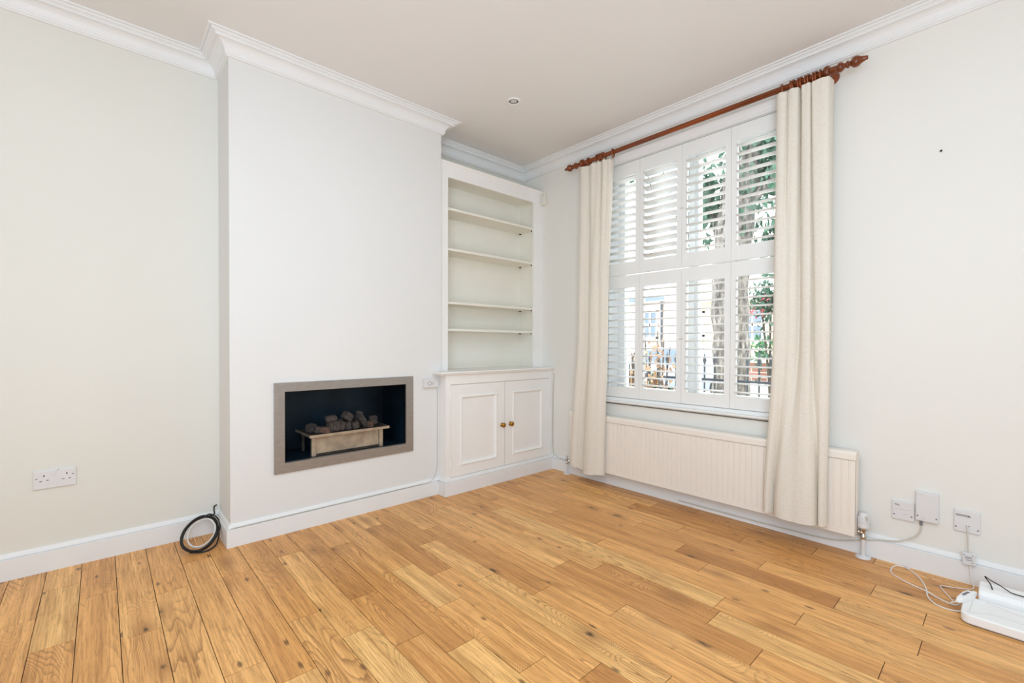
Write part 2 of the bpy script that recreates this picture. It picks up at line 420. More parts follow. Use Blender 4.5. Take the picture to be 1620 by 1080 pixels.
# window wall
wy0, wy1, wz0, wz1 = .83, 2.19, .62, 2.45
ww = MB()
ww.box(XW, 3.2, YN - .1, wy0, -.4, ZC).box(XW, 3.2, wy1, YL + .35, -.4, ZC).box(XW, 3.2, wy0, wy1, -.4, wz0).box(XW, 3.2, wy0, wy1, wz1, ZC)
struct(ww.build('wall_right', M['wall_cream']), 'cream window wall', 'wall')
struct(MB().box(XN - .1, XN, YN - .1, YL + .35, -.1, ZC).build('wall_back', M['wall_cream']), 'cream wall opposite the window', 'wall')
struct(MB().box(XN, XW, YN - .1, YN, -.1, ZC).build('wall_near', M['wall_cream']), 'cream wall opposite the fireplace', 'wall')

corn = [(0, -.0900), (.0125, -.0890), (.0130, -.0855), (.0135, -.0845), (.0135, -.0825), (.0185, -.0815), (.0200, -.077), (.0200, -.0665), (.0235, -.0555), (.0305, -.0435), (.0400, -.034), (.0525, -.0285), (.0630, -.0262),
        (.0630, -.0300), (.0705, -.0290), (.0705, -.0235), (.0705, -.0205), (.0745, -.0195), (.0745, -.0160), (.0845, -.0150), (.0875, -.0115), (.0890, -.0075), (.0890, -.0045), (.0960, -.0085), (.1035, -.0075), (.104, 0)]
corn = [(d, ZC + z) for d, z in corn]
path = [(XN, YL), (XA, YL), (XA, YC), (XB, YC), (XB, YL), (XW, YL), (XW, YN)]
struct(MB().sweep(path, corn).build('trim_1', M['trim']), 'white moulded cornice running round the ceiling', 'cornice')
sk = [(0, .118), (.005, .1175), (.009, .112), (.0115, .105), (.0138, .1005), (.0138, .0985), (.0095, .0975), (.0095, .0945), (.0192, .0945), (.02, .0935), (.02, -.001)]
struct(MB().sweep([(XN, YL), (XA, YL), (XA, YC), (XC, YC)], sk).build('baseboard_left', M['trim']), 'white skirting board of the alcove and chimney breast', 'skirting')
struct(MB().sweep([(XW, YK - .02), (XW, YN)], sk).build('baseboard_right', M['trim']), 'white skirting board under the window', 'skirting')

# ---------------------------------------------------------------- window (sashes, glass, sill, head moulding)
w = MB()   # timber lining of the opening and outer box
w.box(2.955, 3.2, 2.118, wy1, wz0, wz1).box(2.955, 3.2, wy0, .865, wz0, wz1).box(2.955, 3.2, .865, 2.118, wz0, .672).box(2.955, 3.2, .865, 2.118, 2.435, wz1)
win = struct(w.build('window_1', M['trim'], bevel=.002), 'white sash window behind plantation shutters', 'window')
fr = MB()
for a, b in ((1.535, 2.06), (.92, 1.465)):
    fr.box(3.075, 3.14, b, b + .058, .672, 2.435).box(3.075, 3.14, a - .055, a, .672, 2.435).box(3.075, 3.14, a, b, .672, .74).box(3.075, 3.14, a, b, 2.38, 2.435)
    fr.box(3.08, 3.135, a, b, 1.565, 1.61)
fr.box(3.05, 3.16, 1.48, 1.52, .672, 2.435)
fr.build('window_frame', M['trim'], win, bevel=.003)
for a, b in ((1.535, 2.06), (.92, 1.465)):
    for z0, z1 in ((.74, 1.565), (1.61, 2.38)):
        MB().box(3.105, 3.109, a, b, z0, z1).build('window_pane', M['glass'], win)
sill = MB().poly([(3.0, .649), (2.885, .649), (2.879, .6455), (2.878, .641), (2.882, .637), (2.895, .635), (2.914, .628), (3.0, .628)], 'y', .79, 2.24)
sill.build('window_sill', M['cup'], win)
hd = MB().poly([(2.914, 2.500), (2.893, 2.499), (2.888, 2.495), (2.888, 2.488), (2.895, 2.478), (2.901, 2.466), (2.904, 2.452), (2.9085, 2.449), (2.9085, 2.436), (2.914, 2.436)], 'y', .755, 2.262)
struct(hd.build('trim_2', M['trim']), 'white moulded architrave over the window head', 'architrave')
ja = MB()
for a, b in ((.755, .845), (2.172, 2.262)): ja.box(2.896, XW + .002, a, b, .66, 2.437)
struct(ja.build('trim_3', M['trim'], bevel=.006), 'white window side mouldings mostly hidden by the curtains', 'architrave')
sf = MB()
sf.box(2.922, 2.965, wy0 + .01, wy1 - .01, .649, .671).box(2.922, 2.965, wy0, .862, .649, 2.45).box(2.922, 2.965, 2.168, wy1, .649, 2.45).box(2.93, 2.965, wy0, wy1, 2.436, 2.45)
struct(sf.build('trim_4', M['shutter'], bevel=.0015), 'white fixing frame round the shutters', 'shutter frame')

# ---------------------------------------------------------------- shutter panels
def shutter(z0, z1, oz0, oz1, n, tilt):
    """one panel hinged at y=0 .. .324 in local space (origin bottom centre)"""
    Wd, T, st = .3245, .027, .034
    h = z1 - z0; a, b = oz0 - z0, oz1 - z0
    r = thing('shutter_panel', 'x', 'shutter', (0, 0, 0))
    fm = MB()
    fm.box(0, T, -Wd / 2 + .0008, -Wd / 2 + st, .001, h - .001).box(0, T, Wd / 2 - st, Wd / 2 - .0008, .001, h - .001)
    fm.box(.001, T - .001, -Wd / 2 + st, Wd / 2 - st, .001, a).box(.001, T - .001, -Wd / 2 + st, Wd / 2 - st, b, h - .001)
    # quirk bead beside the louvre opening
    for sy in (-1, 1): fm.box(-.0012, .002, sy * (Wd / 2 - st) - .003, sy * (Wd / 2 - st) + .003, a - .01, b + .01)
    fm.build('shutter_frame', M['shutter'], r, bevel=.0012)
    lv = MB(); pit = (b - a) / n; L = Wd / 2 - st - .001
    ell = [(.0315 * math.cos(2 * PI * i / 14), .0052 * math.sin(2 * PI * i / 14)) for i in range(14)]
    ct, s_t = math.cos(tilt), math.sin(tilt)
    for i in range(n):
        zc = a + pit * (i + .5)
        pr = [(T / 2 + p * ct - q * s_t, zc - p * s_t + q * ct) for p, q in ell]
        b0 = len(lv.v); lv.poly(pr, 'y', -L, L)
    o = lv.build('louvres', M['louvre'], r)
    for p in o.data.polygons: p.use_smooth = len(p.vertices) == 4
    return r
js = [1.836, 1.5115, 1.187]
cent = [js[0] + .16225, (js[0] + js[1]) / 2, (js[1] + js[2]) / 2, js[2] - .16225]
up_n = ['leftmost upper shutter panel beside the left curtain, louvres slightly tilted', 'upper shutter panel with the most closed louvres, second from left curtain',
        'upper shutter panel with open louvres showing branches and a tree trunk', 'upper shutter panel against the right curtain, full of bark and dark green leaves']
lo_n = ['lower shutter panel beside the left curtain above the radiator, mostly showing the white window reveal', 'lower shutter panel showing the orange-leaved shrub outside',
        'lower shutter panel showing pale yellow house front and trunk edge', 'lower shutter panel against the right curtain, showing hedge and iron railings']
for row, (z0, z1, a, b, n, labs) in enumerate(((1.5985, 2.4335, 1.692, 2.336, 12, up_n), (.6735, 1.594, .752, 1.5, 14, lo_n))):
    tilts = (math.radians(5), math.radians(20), math.radians(-1), math.radians(-3)) if row == 0 else (0., 0., 0., 0.)
    for i in range(4):
        r = shutter(z0, z1, a, b, n, tilts[i]); r.location = (SH, cent[i], z0)
        tag(r, labs[i], 'shutter', 'upper row of plantation shutters' if row == 0 else 'lower row of plantation shutters')
        if i in (1, 2):
            kn = MB().lathe([(.001, -.006), (.0035, -.0055), (.004, -.003), (.002, 0), (.002, .001)], (0, (.1545 if i == 2 else -.1545), .40 if row == 0 else .44), (1, 0, 0), 10)
            k_ = kn.build('knob', M['chrome'], None); k_.parent = r
            
# ================================================================ FIREPLACE
fp = thing('fireplace', 'letterbox fireplace with flat bronzed steel surround in the chimney breast', 'fireplace', ((hx0 + hx1) / 2, YC, hz0))
f_ = MB()
ox0, ox1, oz0, oz1 = .714, 1.590, .342, .854; ix0, ix1, iz0, iz1 = .770, 1.536, .398, .802
def pts(x0, x1, z0, z1, y): return [(x0, y, z0), (x1, y, z0), (x1, y, z1), (x0, y, z1)]
yb, yf = YC - .0004, YC - .012
V = pts(ox0, ox1, oz0, oz1, yf) + pts(ix0, ix1, iz0, iz1, yf) + pts(ox0, ox1, oz0, oz1, yb) + pts(ix0, ix1, iz0, iz1, yb + .02)
fs = []
for i in range(4):
    j = (i + 1) % 4
    fs += [(i, j, 4 + j, 4 + i), (i, j, 8 + j, 8 + i), (4 + i, 4 + j, 12 + j, 12 + i)]
f_.add(V, fs)
tag(f_.build('surround', M['steel'], fp, bevel=.0012), 'flat brushed bronze-grey metal surround')
fb = MB(); by = 3.10
t_ = .002
fb.box(ix0 - .001, ix1 + .001, YC + .005, by, iz0 - .001 - t_, iz0 - .0005).box(ix0 - .001, ix1 + .001, YC + .005, by, iz1, iz1 + t_)
fb.box(ix0 - t_, ix0, YC + .005, by, iz0, iz1).box(ix1, ix1 + t_, YC + .005, by, iz0, iz1).box(ix0 - .004, ix1 + .004, by, by + .004, iz0 - .004, iz1 + .004)
tag(fb.build('firebox', M['soot'], fp), 'black sooty steel firebox')
# grate
gy = 2.806; gz = iz0
gt = thing('fire_grate', 'tarnished metal fire grate with drawer front inside the fireplace', 'fire grate', (1.165, gy, gz))
gp = MB().poly([(.922, gy - .012), (1.43, gy - .012), (1.43, 3.05), (.922, 3.06)], 'z', .526, .5265, 0)
tag(gp.build('grate_bed', M['grate_top'], gt), 'soot-darkened flat bed of the grate')
rim = MB().box(.917, 1.431, gy - .018, gy - .010, .512, .528).box(.917, .922, gy - .012, 3.06, .514, .528).box(1.427, 1.431, gy - .012, 3.05, .514, .528)
rim.build('grate_rim', M['bronze_plate'], gt, bevel=.001)
MB().box(.934, .959, gy, gy + .02, gz, .514).build('leg', M['bronze_plate'], gt, bevel=.001)
MB().box(1.367, 1.392, gy, gy + .02, gz, .514).build('leg', M['bronze_plate'], gt, bevel=.001)
MB().box(.940, .955, 3.0, 3.02, gz, .526).build('leg', M['grate_top'], gt)
MB().box(1.371, 1.386, 3.0, 3.02, gz, .526).build('leg', M['grate_top'], gt)
dp = MB().box(.959, 1.364, gy + .008, gy + .012, gz + .012, .513).build('drawer_front', M['bronze_plate'], gt)
MB().tube([(1.146, gy + .008, .456), (1.146, gy - .008, .457), (1.160, gy - .012, .457), (1.170, gy - .008, .458)], .003, 6).build('handle', M['chrome'], dp)
MB().box(.945, 1.385, gy + .002, gy + .03, gz + .0005, gz + .010).build('base_strip', M['grate_top'], gt)
# coals: px-measured spots, each its own lump
zt = .5265
coals = [  # x, y, z, size, rot(deg), mat, label
    (.962, 2.90, zt, (.05, .05, .048), (4, -6, 20), 'coal', 'dark square coal at the back left end of the grate'),
    (.985, 2.845, zt, (.042, .042, .038), (0, 8, -15), 'coal', 'small dark coal just behind the reddish one at the left'),
    (1.016, 2.812, zt, (.058, .036, .036), (3, 5, -22), 'coal_red', 'reddish-brown coal nearest the front left corner of the grate'),
    (1.077, 2.850, zt, (.068, .055, .058), (0, -3, 8), 'coal', 'large coal carrying another flat coal on top, left of middle'),
    (1.068, 2.862, zt + .0595, (.066, .05, .034), (4, -4, -6), 'coal', 'flat pale-edged coal lying on top of the large left coal'),
    (1.126, 2.842, zt, (.034, .04, .054), (0, 14, 18), 'coal', 'narrow coal leaning right beside the large left coal'),
    (1.168, 2.846, zt, (.036, .04, .046), (0, -4, 12), 'coal', 'small upright coal in the middle under the tilted one'),
    (1.214, 2.836, zt, (.044, .036, .042), (0, -10, 6), 'coal', 'square coal right of middle at the front row'),
    (1.184, 2.888, zt + .0405, (.064, .05, .05), (0, 36, 10), 'coal', 'highest coal, tilted across the middle of the heap'),
    (1.276, 2.866, zt, (.036, .05, .084), (0, -32, 8), 'coal', 'long coal leaning steeply right of the middle'),
    (1.308, 2.820, zt, (.036, .036, .040), (0, -12, 25), 'coal_red', 'reddish coal at the foot of the steeply leaning one'),
    (1.276, 2.935, zt, (.04, .05, .096), (0, 12, -10), 'coal', 'pointed coal behind the steeply leaning one'),
    (1.378, 2.925, zt, (.052, .05, .056), (0, 3, -18), 'coal', 'coal at the back right end of the grate'),
    (1.130, 2.905, zt, (.05, .05, .06), (5, -5, 30), 'coal', 'coal at the back between the flat-topped and the highest coal'),
    (1.215, 2.945, zt, (.05, .05, .045), (5, 5, 50), 'coal', 'coal at the back under the highest one'),
]
from mathutils import Euler, noise
for i, (x, y, z, sz, ro, mm, lab) in enumerate(coals):
    b = bmesh.new(); bmesh.ops.create_cube(b, size=1.0)
    bmesh.ops.scale(b, vec=sz, verts=b.verts)
    bmesh.ops.bevel(b, geom=list(b.edges), offset=.005, segments=2, affect='EDGES')
    bmesh.ops.triangulate(b, faces=b.faces); bmesh.ops.subdivide_edges(b, edges=b.edges, cuts=2, use_grid_fill=True)
    R_ = Euler([math.radians(q) for q in ro]).to_matrix()
    for v in b.verts:
        n_ = noise.noise_vector(v.co * 60 + Vector((i * 3.1, 0, 0)))
        v.co = R_ @ (v.co + n_ * .003)
    lowz = min(v.co.z for v in b.verts)
    for v in b.verts: v.co.z -= lowz
    me = bpy.data.meshes.new('coal_lump'); b.to_mesh(me); b.free(); me.materials.append(M[mm])
    o = bpy.data.objects.new('coal_lump', me); COL.objects.link(o); o.location = (x, y, z)
    tag(o, lab, 'coal', 'ceramic coals on the fire grate')

# ================================================================ CUPBOARD + BOOKCASE
cu = thing('alcove_cupboard', 'cream painted two-door alcove cupboard with moulded worktop right of the fireplace', 'cupboard', ((XC + XW) / 2, YK, 0))
dx0, dxm, dx1, dz0, dz1 = 1.848, 2.3605, 2.866, .118, .784
c = MB()
c.box(XC, dx0, YK, YC - .0005, .02, .857).box(dx0, dx1, YK, YK + .02, .02, dz0).box(dx0, dx1, YK, YK + .02, dz1, .857).box(dx1, XW - .0005, YK, YK + .02, .02, .857)
c.box(XB + .001, XW - .0005, YK + .02, YL - .001, .02, .03)
c.build('carcass', M['cup'], cu, bevel=.0012)
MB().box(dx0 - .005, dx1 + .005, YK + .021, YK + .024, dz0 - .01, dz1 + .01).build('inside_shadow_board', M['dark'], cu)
pl_path = [(XC, YC - .0005), (XC, YK), (XW - .0005, YK)]
MB().sweep(pl_path, sk).build('plinth', M['trim'], cu)
# worktop with bullnose edge and return on the chimney breast
wt = [(0.0, .856), (.020, .856), (.0235, .858), (.0235, .8635), (.0255, .8635), (.030, .8655), (.0325, .8695), (.0315, .874), (.028, .877), (0.0, .877)]
wm = MB().sweep([(1.772, YC - .0005), (1.772, YK), (XW - .0005, YK)], wt)
wm.poly([(1.772, YK), (XW - .0005, YK), (XW - .0005, YL - .001), (XB + .001, YL - .001), (XB + .001, YC - .0005), (1.772, YC - .0005)], 'z', .856, .877)
wm.build('worktop', M['cup'], cu)
def cdoor(x0, x1, knob_x, hinge_x):
    d = MB(); y0, y1 = YK + .0015, YK + .02; g_ = .0026; rs = .082
    z0, z1 = dz0 + g_, dz1 - g_; x0 += g_; x1 -= g_
    px0, px1, pz0, pz1 = x0 + rs, x1 - rs, z0 + .075, z1 - .085
    d.box(x0, px0, y0, y1, z0, z1).box(px1, x1, y0, y1, z0, z1).box(px0, px1, y0, y1, z0, pz0).box(px0, px1, y0, y1, pz1, z1)
    d.box(px0, px1, y0 + .009, y1, pz0, pz1)
    do = d.build('door', M['cup'], cu)
    mo = MB()
    pr = [(-.002, 0.), (-.001, -.006), (.004, -.0085), (.008, -.0075), (.0085, -.0005), (.0125, .0005), (.0175, .004), (.0185, .009)]
    loop = [(px0, pz0), (px1, pz0), (px1, pz1), (px0, pz1)]
    K = len(pr); vs = []
    for (x, z), (sx, sz_) in zip(loop, ((1, 1), (-1, 1), (-1, -1), (1, -1))):
        for dd, yy in pr: vs.append((x + sx * dd, y0 + yy, z + sz_ * dd))
    fs = [(i * K + k, ((i + 1) % 4) * K + k, ((i + 1) % 4) * K + k + 1, i * K + k + 1) for i in range(4) for k in range(K - 1)]
    mo.add(vs, fs); mo.build('panel_moulding', M['cup'], do)
    kb = MB().lathe([(.0165, 0), (.0165, .002), (.007, .004), (.006, .012), (.009, .016), (.0165, .019), (.0185, .025), (.0165, .031), (.009, .035), (.0, .0355)], (knob_x, y0, .4435), (0, -1, 0), 24)
    tag(kb.build('knob', M['brass'], do), 'round brass knob')
    for zc in (.70, .21):
        MB().lathe([(.0045, -.027), (.0045, .027)], (hinge_x, YK - .0005, zc), (0, 0, 1), 10).build('hinge', M['cup'], do)
    return do
cdoor(dx0, dxm, 2.330, dx0 - .001); cdoor(dxm, dx1, 2.4165, dx1 + .001)

bk = thing('alcove_bookcase', 'tall cream built-in bookcase with four empty shelves standing on the cupboard', 'bookcase', ((XB + XW) / 2, 2.8, .877))
BY, BT = 2.80, 2.408; bx0, bx1 = 1.907, 2.803
b_ = MB()
b_.box(XB + .0005, bx0, BY, BY + .022, .877, BT).box(bx1, XW - .0005, BY, BY + .022, .877, BT).box(bx0, bx1, BY, BY + .022, 2.306, BT)
b_.build('face_frame', M['cup'], bk, bevel=.001)
tp = MB().sweep([(XB + .0005, BY), (XW - .0005, BY)], [(0, 2.40), (.004, 2.40), (.010, 2.408), (.014, 2.411), (.014, 2.418), (0, 2.418)])
tp.build('top_moulding', M['cup'], bk, bevel=.001)
ZS0, sx0, sx1, byb = .8775, 1.868, 2.842, 3.034
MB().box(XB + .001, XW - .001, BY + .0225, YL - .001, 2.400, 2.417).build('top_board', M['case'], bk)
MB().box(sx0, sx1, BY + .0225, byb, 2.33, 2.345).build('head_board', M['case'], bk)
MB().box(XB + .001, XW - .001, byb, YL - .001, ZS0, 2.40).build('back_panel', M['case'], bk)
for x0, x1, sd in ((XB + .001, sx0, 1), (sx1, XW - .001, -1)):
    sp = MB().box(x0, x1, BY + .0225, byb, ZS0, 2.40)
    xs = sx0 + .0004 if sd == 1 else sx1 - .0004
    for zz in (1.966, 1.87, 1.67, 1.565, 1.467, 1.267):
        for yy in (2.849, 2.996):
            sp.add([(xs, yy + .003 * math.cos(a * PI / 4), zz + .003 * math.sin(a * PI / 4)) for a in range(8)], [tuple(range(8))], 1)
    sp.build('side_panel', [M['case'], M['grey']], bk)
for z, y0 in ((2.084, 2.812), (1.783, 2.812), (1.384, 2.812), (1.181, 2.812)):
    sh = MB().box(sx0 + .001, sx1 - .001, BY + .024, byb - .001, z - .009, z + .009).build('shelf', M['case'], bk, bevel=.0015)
    for xx in (sx0 + .001, sx1 - .019):
        for yy in (2.854, 3.006):
            tag(MB().box(xx, xx + .018, yy - .006, yy + .006, z - .0155, z - .0091).build('shelf_peg', M['dark'], sh), 'dark shelf support peg')

# ================================================================ CURTAIN POLE
PX, PZ = 2.826, 2.500
po = thing('curtain_pole', 'turned mahogany curtain pole with ball finials above the window', 'curtain pole', (PX, 1.48, PZ))
MB().lathe([(.0165, 0), (.0165, 1.70)], (PX, .628, PZ), (0, 1, 0), 20).build('pole', M['polewood'], po)
fin = [(.0185, 0), (.019, .003), (.019, .007), (.016, .012), (.0265, .022), (.028, .031), (.025, .041), (.016, .049), (.0135, .054), (.0145, .060), (.0215, .066), (.021, .072), (.014, .076), (.0135, .082), (.022, .088), (.030, .099), (.0315, .110), (.028, .122), (.021, .133), (.0165, .143), (.0125, .158), (.0115, .166), (.009, .168), (0, .1685)]
fin = [(r * .86, t * .82) for r, t in fin]
MB().lathe(fin, (PX, .630, PZ), (0, -1, 0), 22).build('finial', M['polewood'], po)
MB().lathe(fin, (PX, 2.326, PZ), (0, 1, 0), 22).build('finial', M['polewood'], po)
for yy in (.662, 2.285):
    br = MB().torus((PX, yy, PZ), (0, 1, 0), .0225, .0060, 24, 10)
    br.lathe([(.0168, -.014), (.025, -.0135), (.030, -.008), (.032, 0), (.030, .008), (.025, .0135), (.0168, .014)], (PX, yy, PZ), (0, 1, 0), 24)
    br.lathe([(.013, .02), (.016, .034), (.020, .040), (.020, .046), (.014, .050), (.018, .058), (.030, .070), (.036, .078), (.036, .0875)], (PX, yy, PZ), (1, 0, 0), 24)
    br.build('bracket', M['polewood'], po)
# rings
def mkring():
    r = thing('curtain_ring', 'x', 'curtain ring', (0, 0, 0))
    MB().torus((0, 0, 0), (0, 1, 0), .0290, .0050, 28, 8).build('ring', M['polewood'], r)
    MB().torus((0, 0, -.0375), (1, 0, 0), .004, .0012, 12, 6).build('eyelet', M['brass'], r)
    return r
rg = mkring(); rz = PZ - .0070
rl = [(1.998, 18, 'loose-angled curtain ring at the inner edge of the left curtain'), (2.085, -6, 'left curtain ring next to the loose-angled one'), (2.112, 8, 'middle ring of the left curtain cluster'),
      (2.135, -4, 'left-curtain ring of the cluster farthest from the window'), (2.222, 3, 'lone curtain ring nearest the left bracket')]
rr = [(.878, 28, 'lone angled ring at the inner edge of the right curtain'), (.832, 12, 'second ring of the right curtain counted from the window'), (.814, -8, 'third ring of the right curtain counted from the window'),
      (.793, 5, 'fourth ring of the right curtain counted from the window'), (.778, -3, 'fifth ring of the right curtain counted from the window'), (.759, 4, 'sixth ring of the right curtain counted from the window'),
      (.743, -5, 'seventh ring of the right curtain counted from the window'), (.725, 8, 'eighth ring of the right curtain counted from the window'), (.708, -4, 'ninth ring of the right curtain, last but one before the bracket'), (.690, 3, 'ring of the right curtain touching the bracket')]
for i, (y, a, lab) in enumerate(rl + rr):
    o = rg if i == 0 else dup(rg, (0, 0, 0), lab)
    o.location = (PX, y, rz); o.rotation_euler = (0, 0, math.radians(a)); o['label'] = lab
    o['group'] = 'rings of the left curtain' if i < len(rl) else 'rings of the right curtain'

# ---------------------------------------------------------------- curtains
def curtain(name, label, top, mids, bot, ztop, zbot, hem, zs=None):
    """cross-sections (lists of (y,x), same length) lofted from top to bottom"""
    secs = [top] + mids + [bot]
    zz = zs or [1 - i / (len(secs) - 1) for i in range(len(secs))]
    K = 7; N = (len(top) - 1) * K + 1
    cs = [catmull([(q[0], q[1], 0) for q in s], K) for s in secs]
    NZ = 90; vs = []; fs = []
    for i in range(NZ + 1):
        t = 1 - i / NZ
        j = 0
        while j < len(zz) - 2 and t < zz[j + 1]: j += 1
        u = (zz[j] - t) / (zz[j] - zz[j + 1]); u = u * u * (3 - 2 * u) if len(secs) > 2 else u
        for k in range(N):
            p = cs[j][k].lerp(cs[j + 1][k], u)
            s = k / (N - 1)
            zt_ = ztop(s); zb_ = zbot(s)
            z = zb_ + (zt_ - zb_) * t
            wob = noise.noise(Vector((p.x * 14, z * 1.6, 3.3))) * .006 * (1 - t) + noise.noise(Vector((p.x * 40, z * 9, 7.7))) * .0016
            gath = .0030 * math.sin(s * 62) * math.exp(-(zt_ - z) / .05) - .0035 * math.exp(-((zt_ - z - .062) / .006) ** 2) * (.6 + .4 * math.sin(s * 62))
            vs.append((p.y + wob - gath, p.x + wob * .4, z))
    for i in range(NZ):
        for k in range(N - 1): fs.append((i * N + k, i * N + k + 1, (i + 1) * N + k + 1, (i + 1) * N + k))
    m = MB(); m.add(vs, fs, 0, True)
    c0 = vs[N // 2]
    o = m.build(name, M['curtain'], at=(c0[0], c0[1], vs[-1][2]))
    md = o.modifiers.new('thick', 'SOLIDIFY'); md.thickness = .0022; md.offset = 0
    tag(o, label, 'curtain')
    # stitched heading tape and hem, lying on the room face
    def band(nm, t0, t1, d):
        b = MB(); bv = []; n2 = 5
        for i in range(n2 + 1):
            t = t0 + (t1 - t0) * i / n2; fi = (1 - t) * NZ; a = min(NZ - 1, int(fi)); u = fi - a
            for k in range(N):
                p = Vector(vs[a * N + k]).lerp(Vector(vs[(a + 1) * N + k]), u)
                k1, k2 = max(0, k - 1), min(N - 1, k + 1)
                tg = Vector(vs[a * N + k2]) - Vector(vs[a * N + k1])
                nm_ = Vector((-tg.y, tg.x, 0)); nm_ = nm_.normalized() if nm_.length > 1e-9 else Vector((-1, 0, 0))
                if NSIGN[0] * nm_.x > 0: pass
                bv.append(p + nm_ * d * NSIGN[0])
        b.add(bv, [(i * N + k, i * N + k + 1, (i + 1) * N + k + 1, (i + 1) * N + k) for i in range(n2) for k in range(N - 1)], 0, True)
        b.build(nm, M['curtain'], o)
    NSIGN = [-1 if (vs[N - 1][1] - vs[0][1]) < 0 else 1]
    band('heading_band', .999, .968, .0022); band('hem_band', hem, .0005, .0022)
    return o
# right curtain, listed from the window edge (large y) to the bracket (small y)
top = [(.890, 2.835), (.895, 2.812), (.878, 2.797), (.852, 2.797), (.842, 2.815), (.832, 2.797), (.806, 2.793), (.790, 2.800), (.779, 2.842), (.770, 2.800), (.752, 2.790), (.733, 2.791), (.727, 2.812), (.718, 2.790), (.690, 2.786), (.662, 2.786), (.647, 2.797), (.640, 2.85)]
mid = [(.890, 2.821), (.903, 2.812), (.890, 2.782), (.866, 2.776), (.852, 2.784), (.836, 2.792), (.812, 2.788), (.792, 2.8), (.778, 2.821), (.764, 2.8), (.750, 2.782), (.722, 2.778), (.709, 2.806), (.696, 2.78), (.672, 2.772), (.650, 2.774), (.634, 2.792), (.635, 2.821)]
bot = [(.915, 2.811), (.935, 2.811), (.936, 2.785), (.918, 2.772), (.902, 2.79), (.893, 2.811), (.884, 2.79), (.862, 2.757), (.825, 2.746), (.790, 2.748), (.755, 2.744), (.715, 2.75), (.690, 2.764), (.678, 2.806), (.670, 2.776), (.655, 2.772), (.640, 2.792), (.642, 2.811)]
curtain('curtain', 'cream linen right-hand curtain hanging over the radiator', top, [mid], bot, lambda s: 2.470 - .010 * s, lambda s: .125 + .015 * abs(s - .5), .075, [1, .45, 0])
top = [(2.288, 2.842), (2.290, 2.812), (2.276, 2.798), (2.245, 2.800), (2.218, 2.818), (2.206, 2.830), (2.196, 2.806), (2.168, 2.793), (2.140, 2.800), (2.120, 2.800), (2.100, 2.806), (2.088, 2.836), (2.078, 2.804), (2.056, 2.794), (2.040, 2.812), (2.028, 2.808), (2.014, 2.812), (2.010, 2.845)]
mid = [(2.290, 2.821), (2.300, 2.815), (2.292, 2.79), (2.270, 2.782), (2.246, 2.795), (2.226, 2.821), (2.205, 2.821), (2.192, 2.8), (2.176, 2.78), (2.150, 2.768), (2.125, 2.768), (2.105, 2.774), (2.092, 2.782), (2.080, 2.78), (2.060, 2.776), (2.046, 2.784), (2.034, 2.805), (2.032, 2.821)]
bot = [(2.360, 2.809), (2.372, 2.809), (2.366, 2.79), (2.342, 2.78), (2.312, 2.784), (2.296, 2.809), (2.275, 2.809), (2.250, 2.809), (2.232, 2.794), (2.212, 2.76), (2.180, 2.746), (2.150, 2.744), (2.120, 2.748), (2.100, 2.752), (2.080, 2.756), (2.064, 2.766), (2.050, 2.79), (2.050, 2.809)]
curtain('curtain', 'cream linen left-hand curtain hanging beside the bookcase', top, [mid], bot, lambda s: 2.462 - .009 * s, lambda s: .095 - .012 * s + .01 * math.sin(s * 9), .06, [1, .5, 0])

# ================================================================ RADIATOR
ra = thing('radiator', 'long cream double panel radiator with vertical flutes under the window', 'radiator', (2.86, 1.468, .1))
ry0, ry1, rz0, rz1 = .527, 2.408, .103, .492
pr = []; y = ry0; pit = .0333; n = int((ry1 - ry0 - .02) / pit); y = ry0 + (ry1 - ry0 - n * pit) / 2
pr.append((ry0, 0))
for i in range(n + 1):
    yy = y + i * pit; pr += [(yy - .0042, 0), (yy - .0020, .0075), (yy + .0020, .0075), (yy + .0042, 0)]
pr.append((ry1, 0))
fp_ = MB(); FX = 2.830
vs = [(FX + d, a, z) for z in (rz0 + .024, rz1 - .006) for a, d in pr]; K = len(pr)
fp_.add(vs, [(k, k + 1, K + k + 1, K + k) for k in range(K - 1)])
fp_.box(FX - .0005, FX + .010, ry0, ry1, rz0, rz0 + .024).box(FX + .006, FX + .012, ry0, ry1, rz0 + .02, rz1)
fp_.build('front_panel', M['rad'], ra)
MB().box(FX + .045, FX + .055, ry0 + .01, ry1 - .01, rz0, rz1).build('rear_panel', M['rad'], ra, bevel=.002)
tc = MB().poly([(FX - .003, .490), (FX - .003, .520), (FX + .004, .530), (FX + .014, .533), (FX + .050, .533), (FX + .060, .528), (FX + .062, .518), (FX + .062, .490)], 'y', ry0 - .003, ry1 + .003)
tc.build('top_grille', M['rad'], ra, bevel=.0015)
for a, b in ((ry0 - .004, ry0 - .001), (ry1 + .001, ry1 + .004)):
    MB().box(FX + .012, FX + .058, a, b, rz0 + .01, .49).build('side_panel', M['rad'], ra, bevel=.001)
for a in (.80, 2.10): MB().box(FX + .055, XW - .0005, a, a + .03, .15, .45).build('wall_bracket', M['rad'], ra)

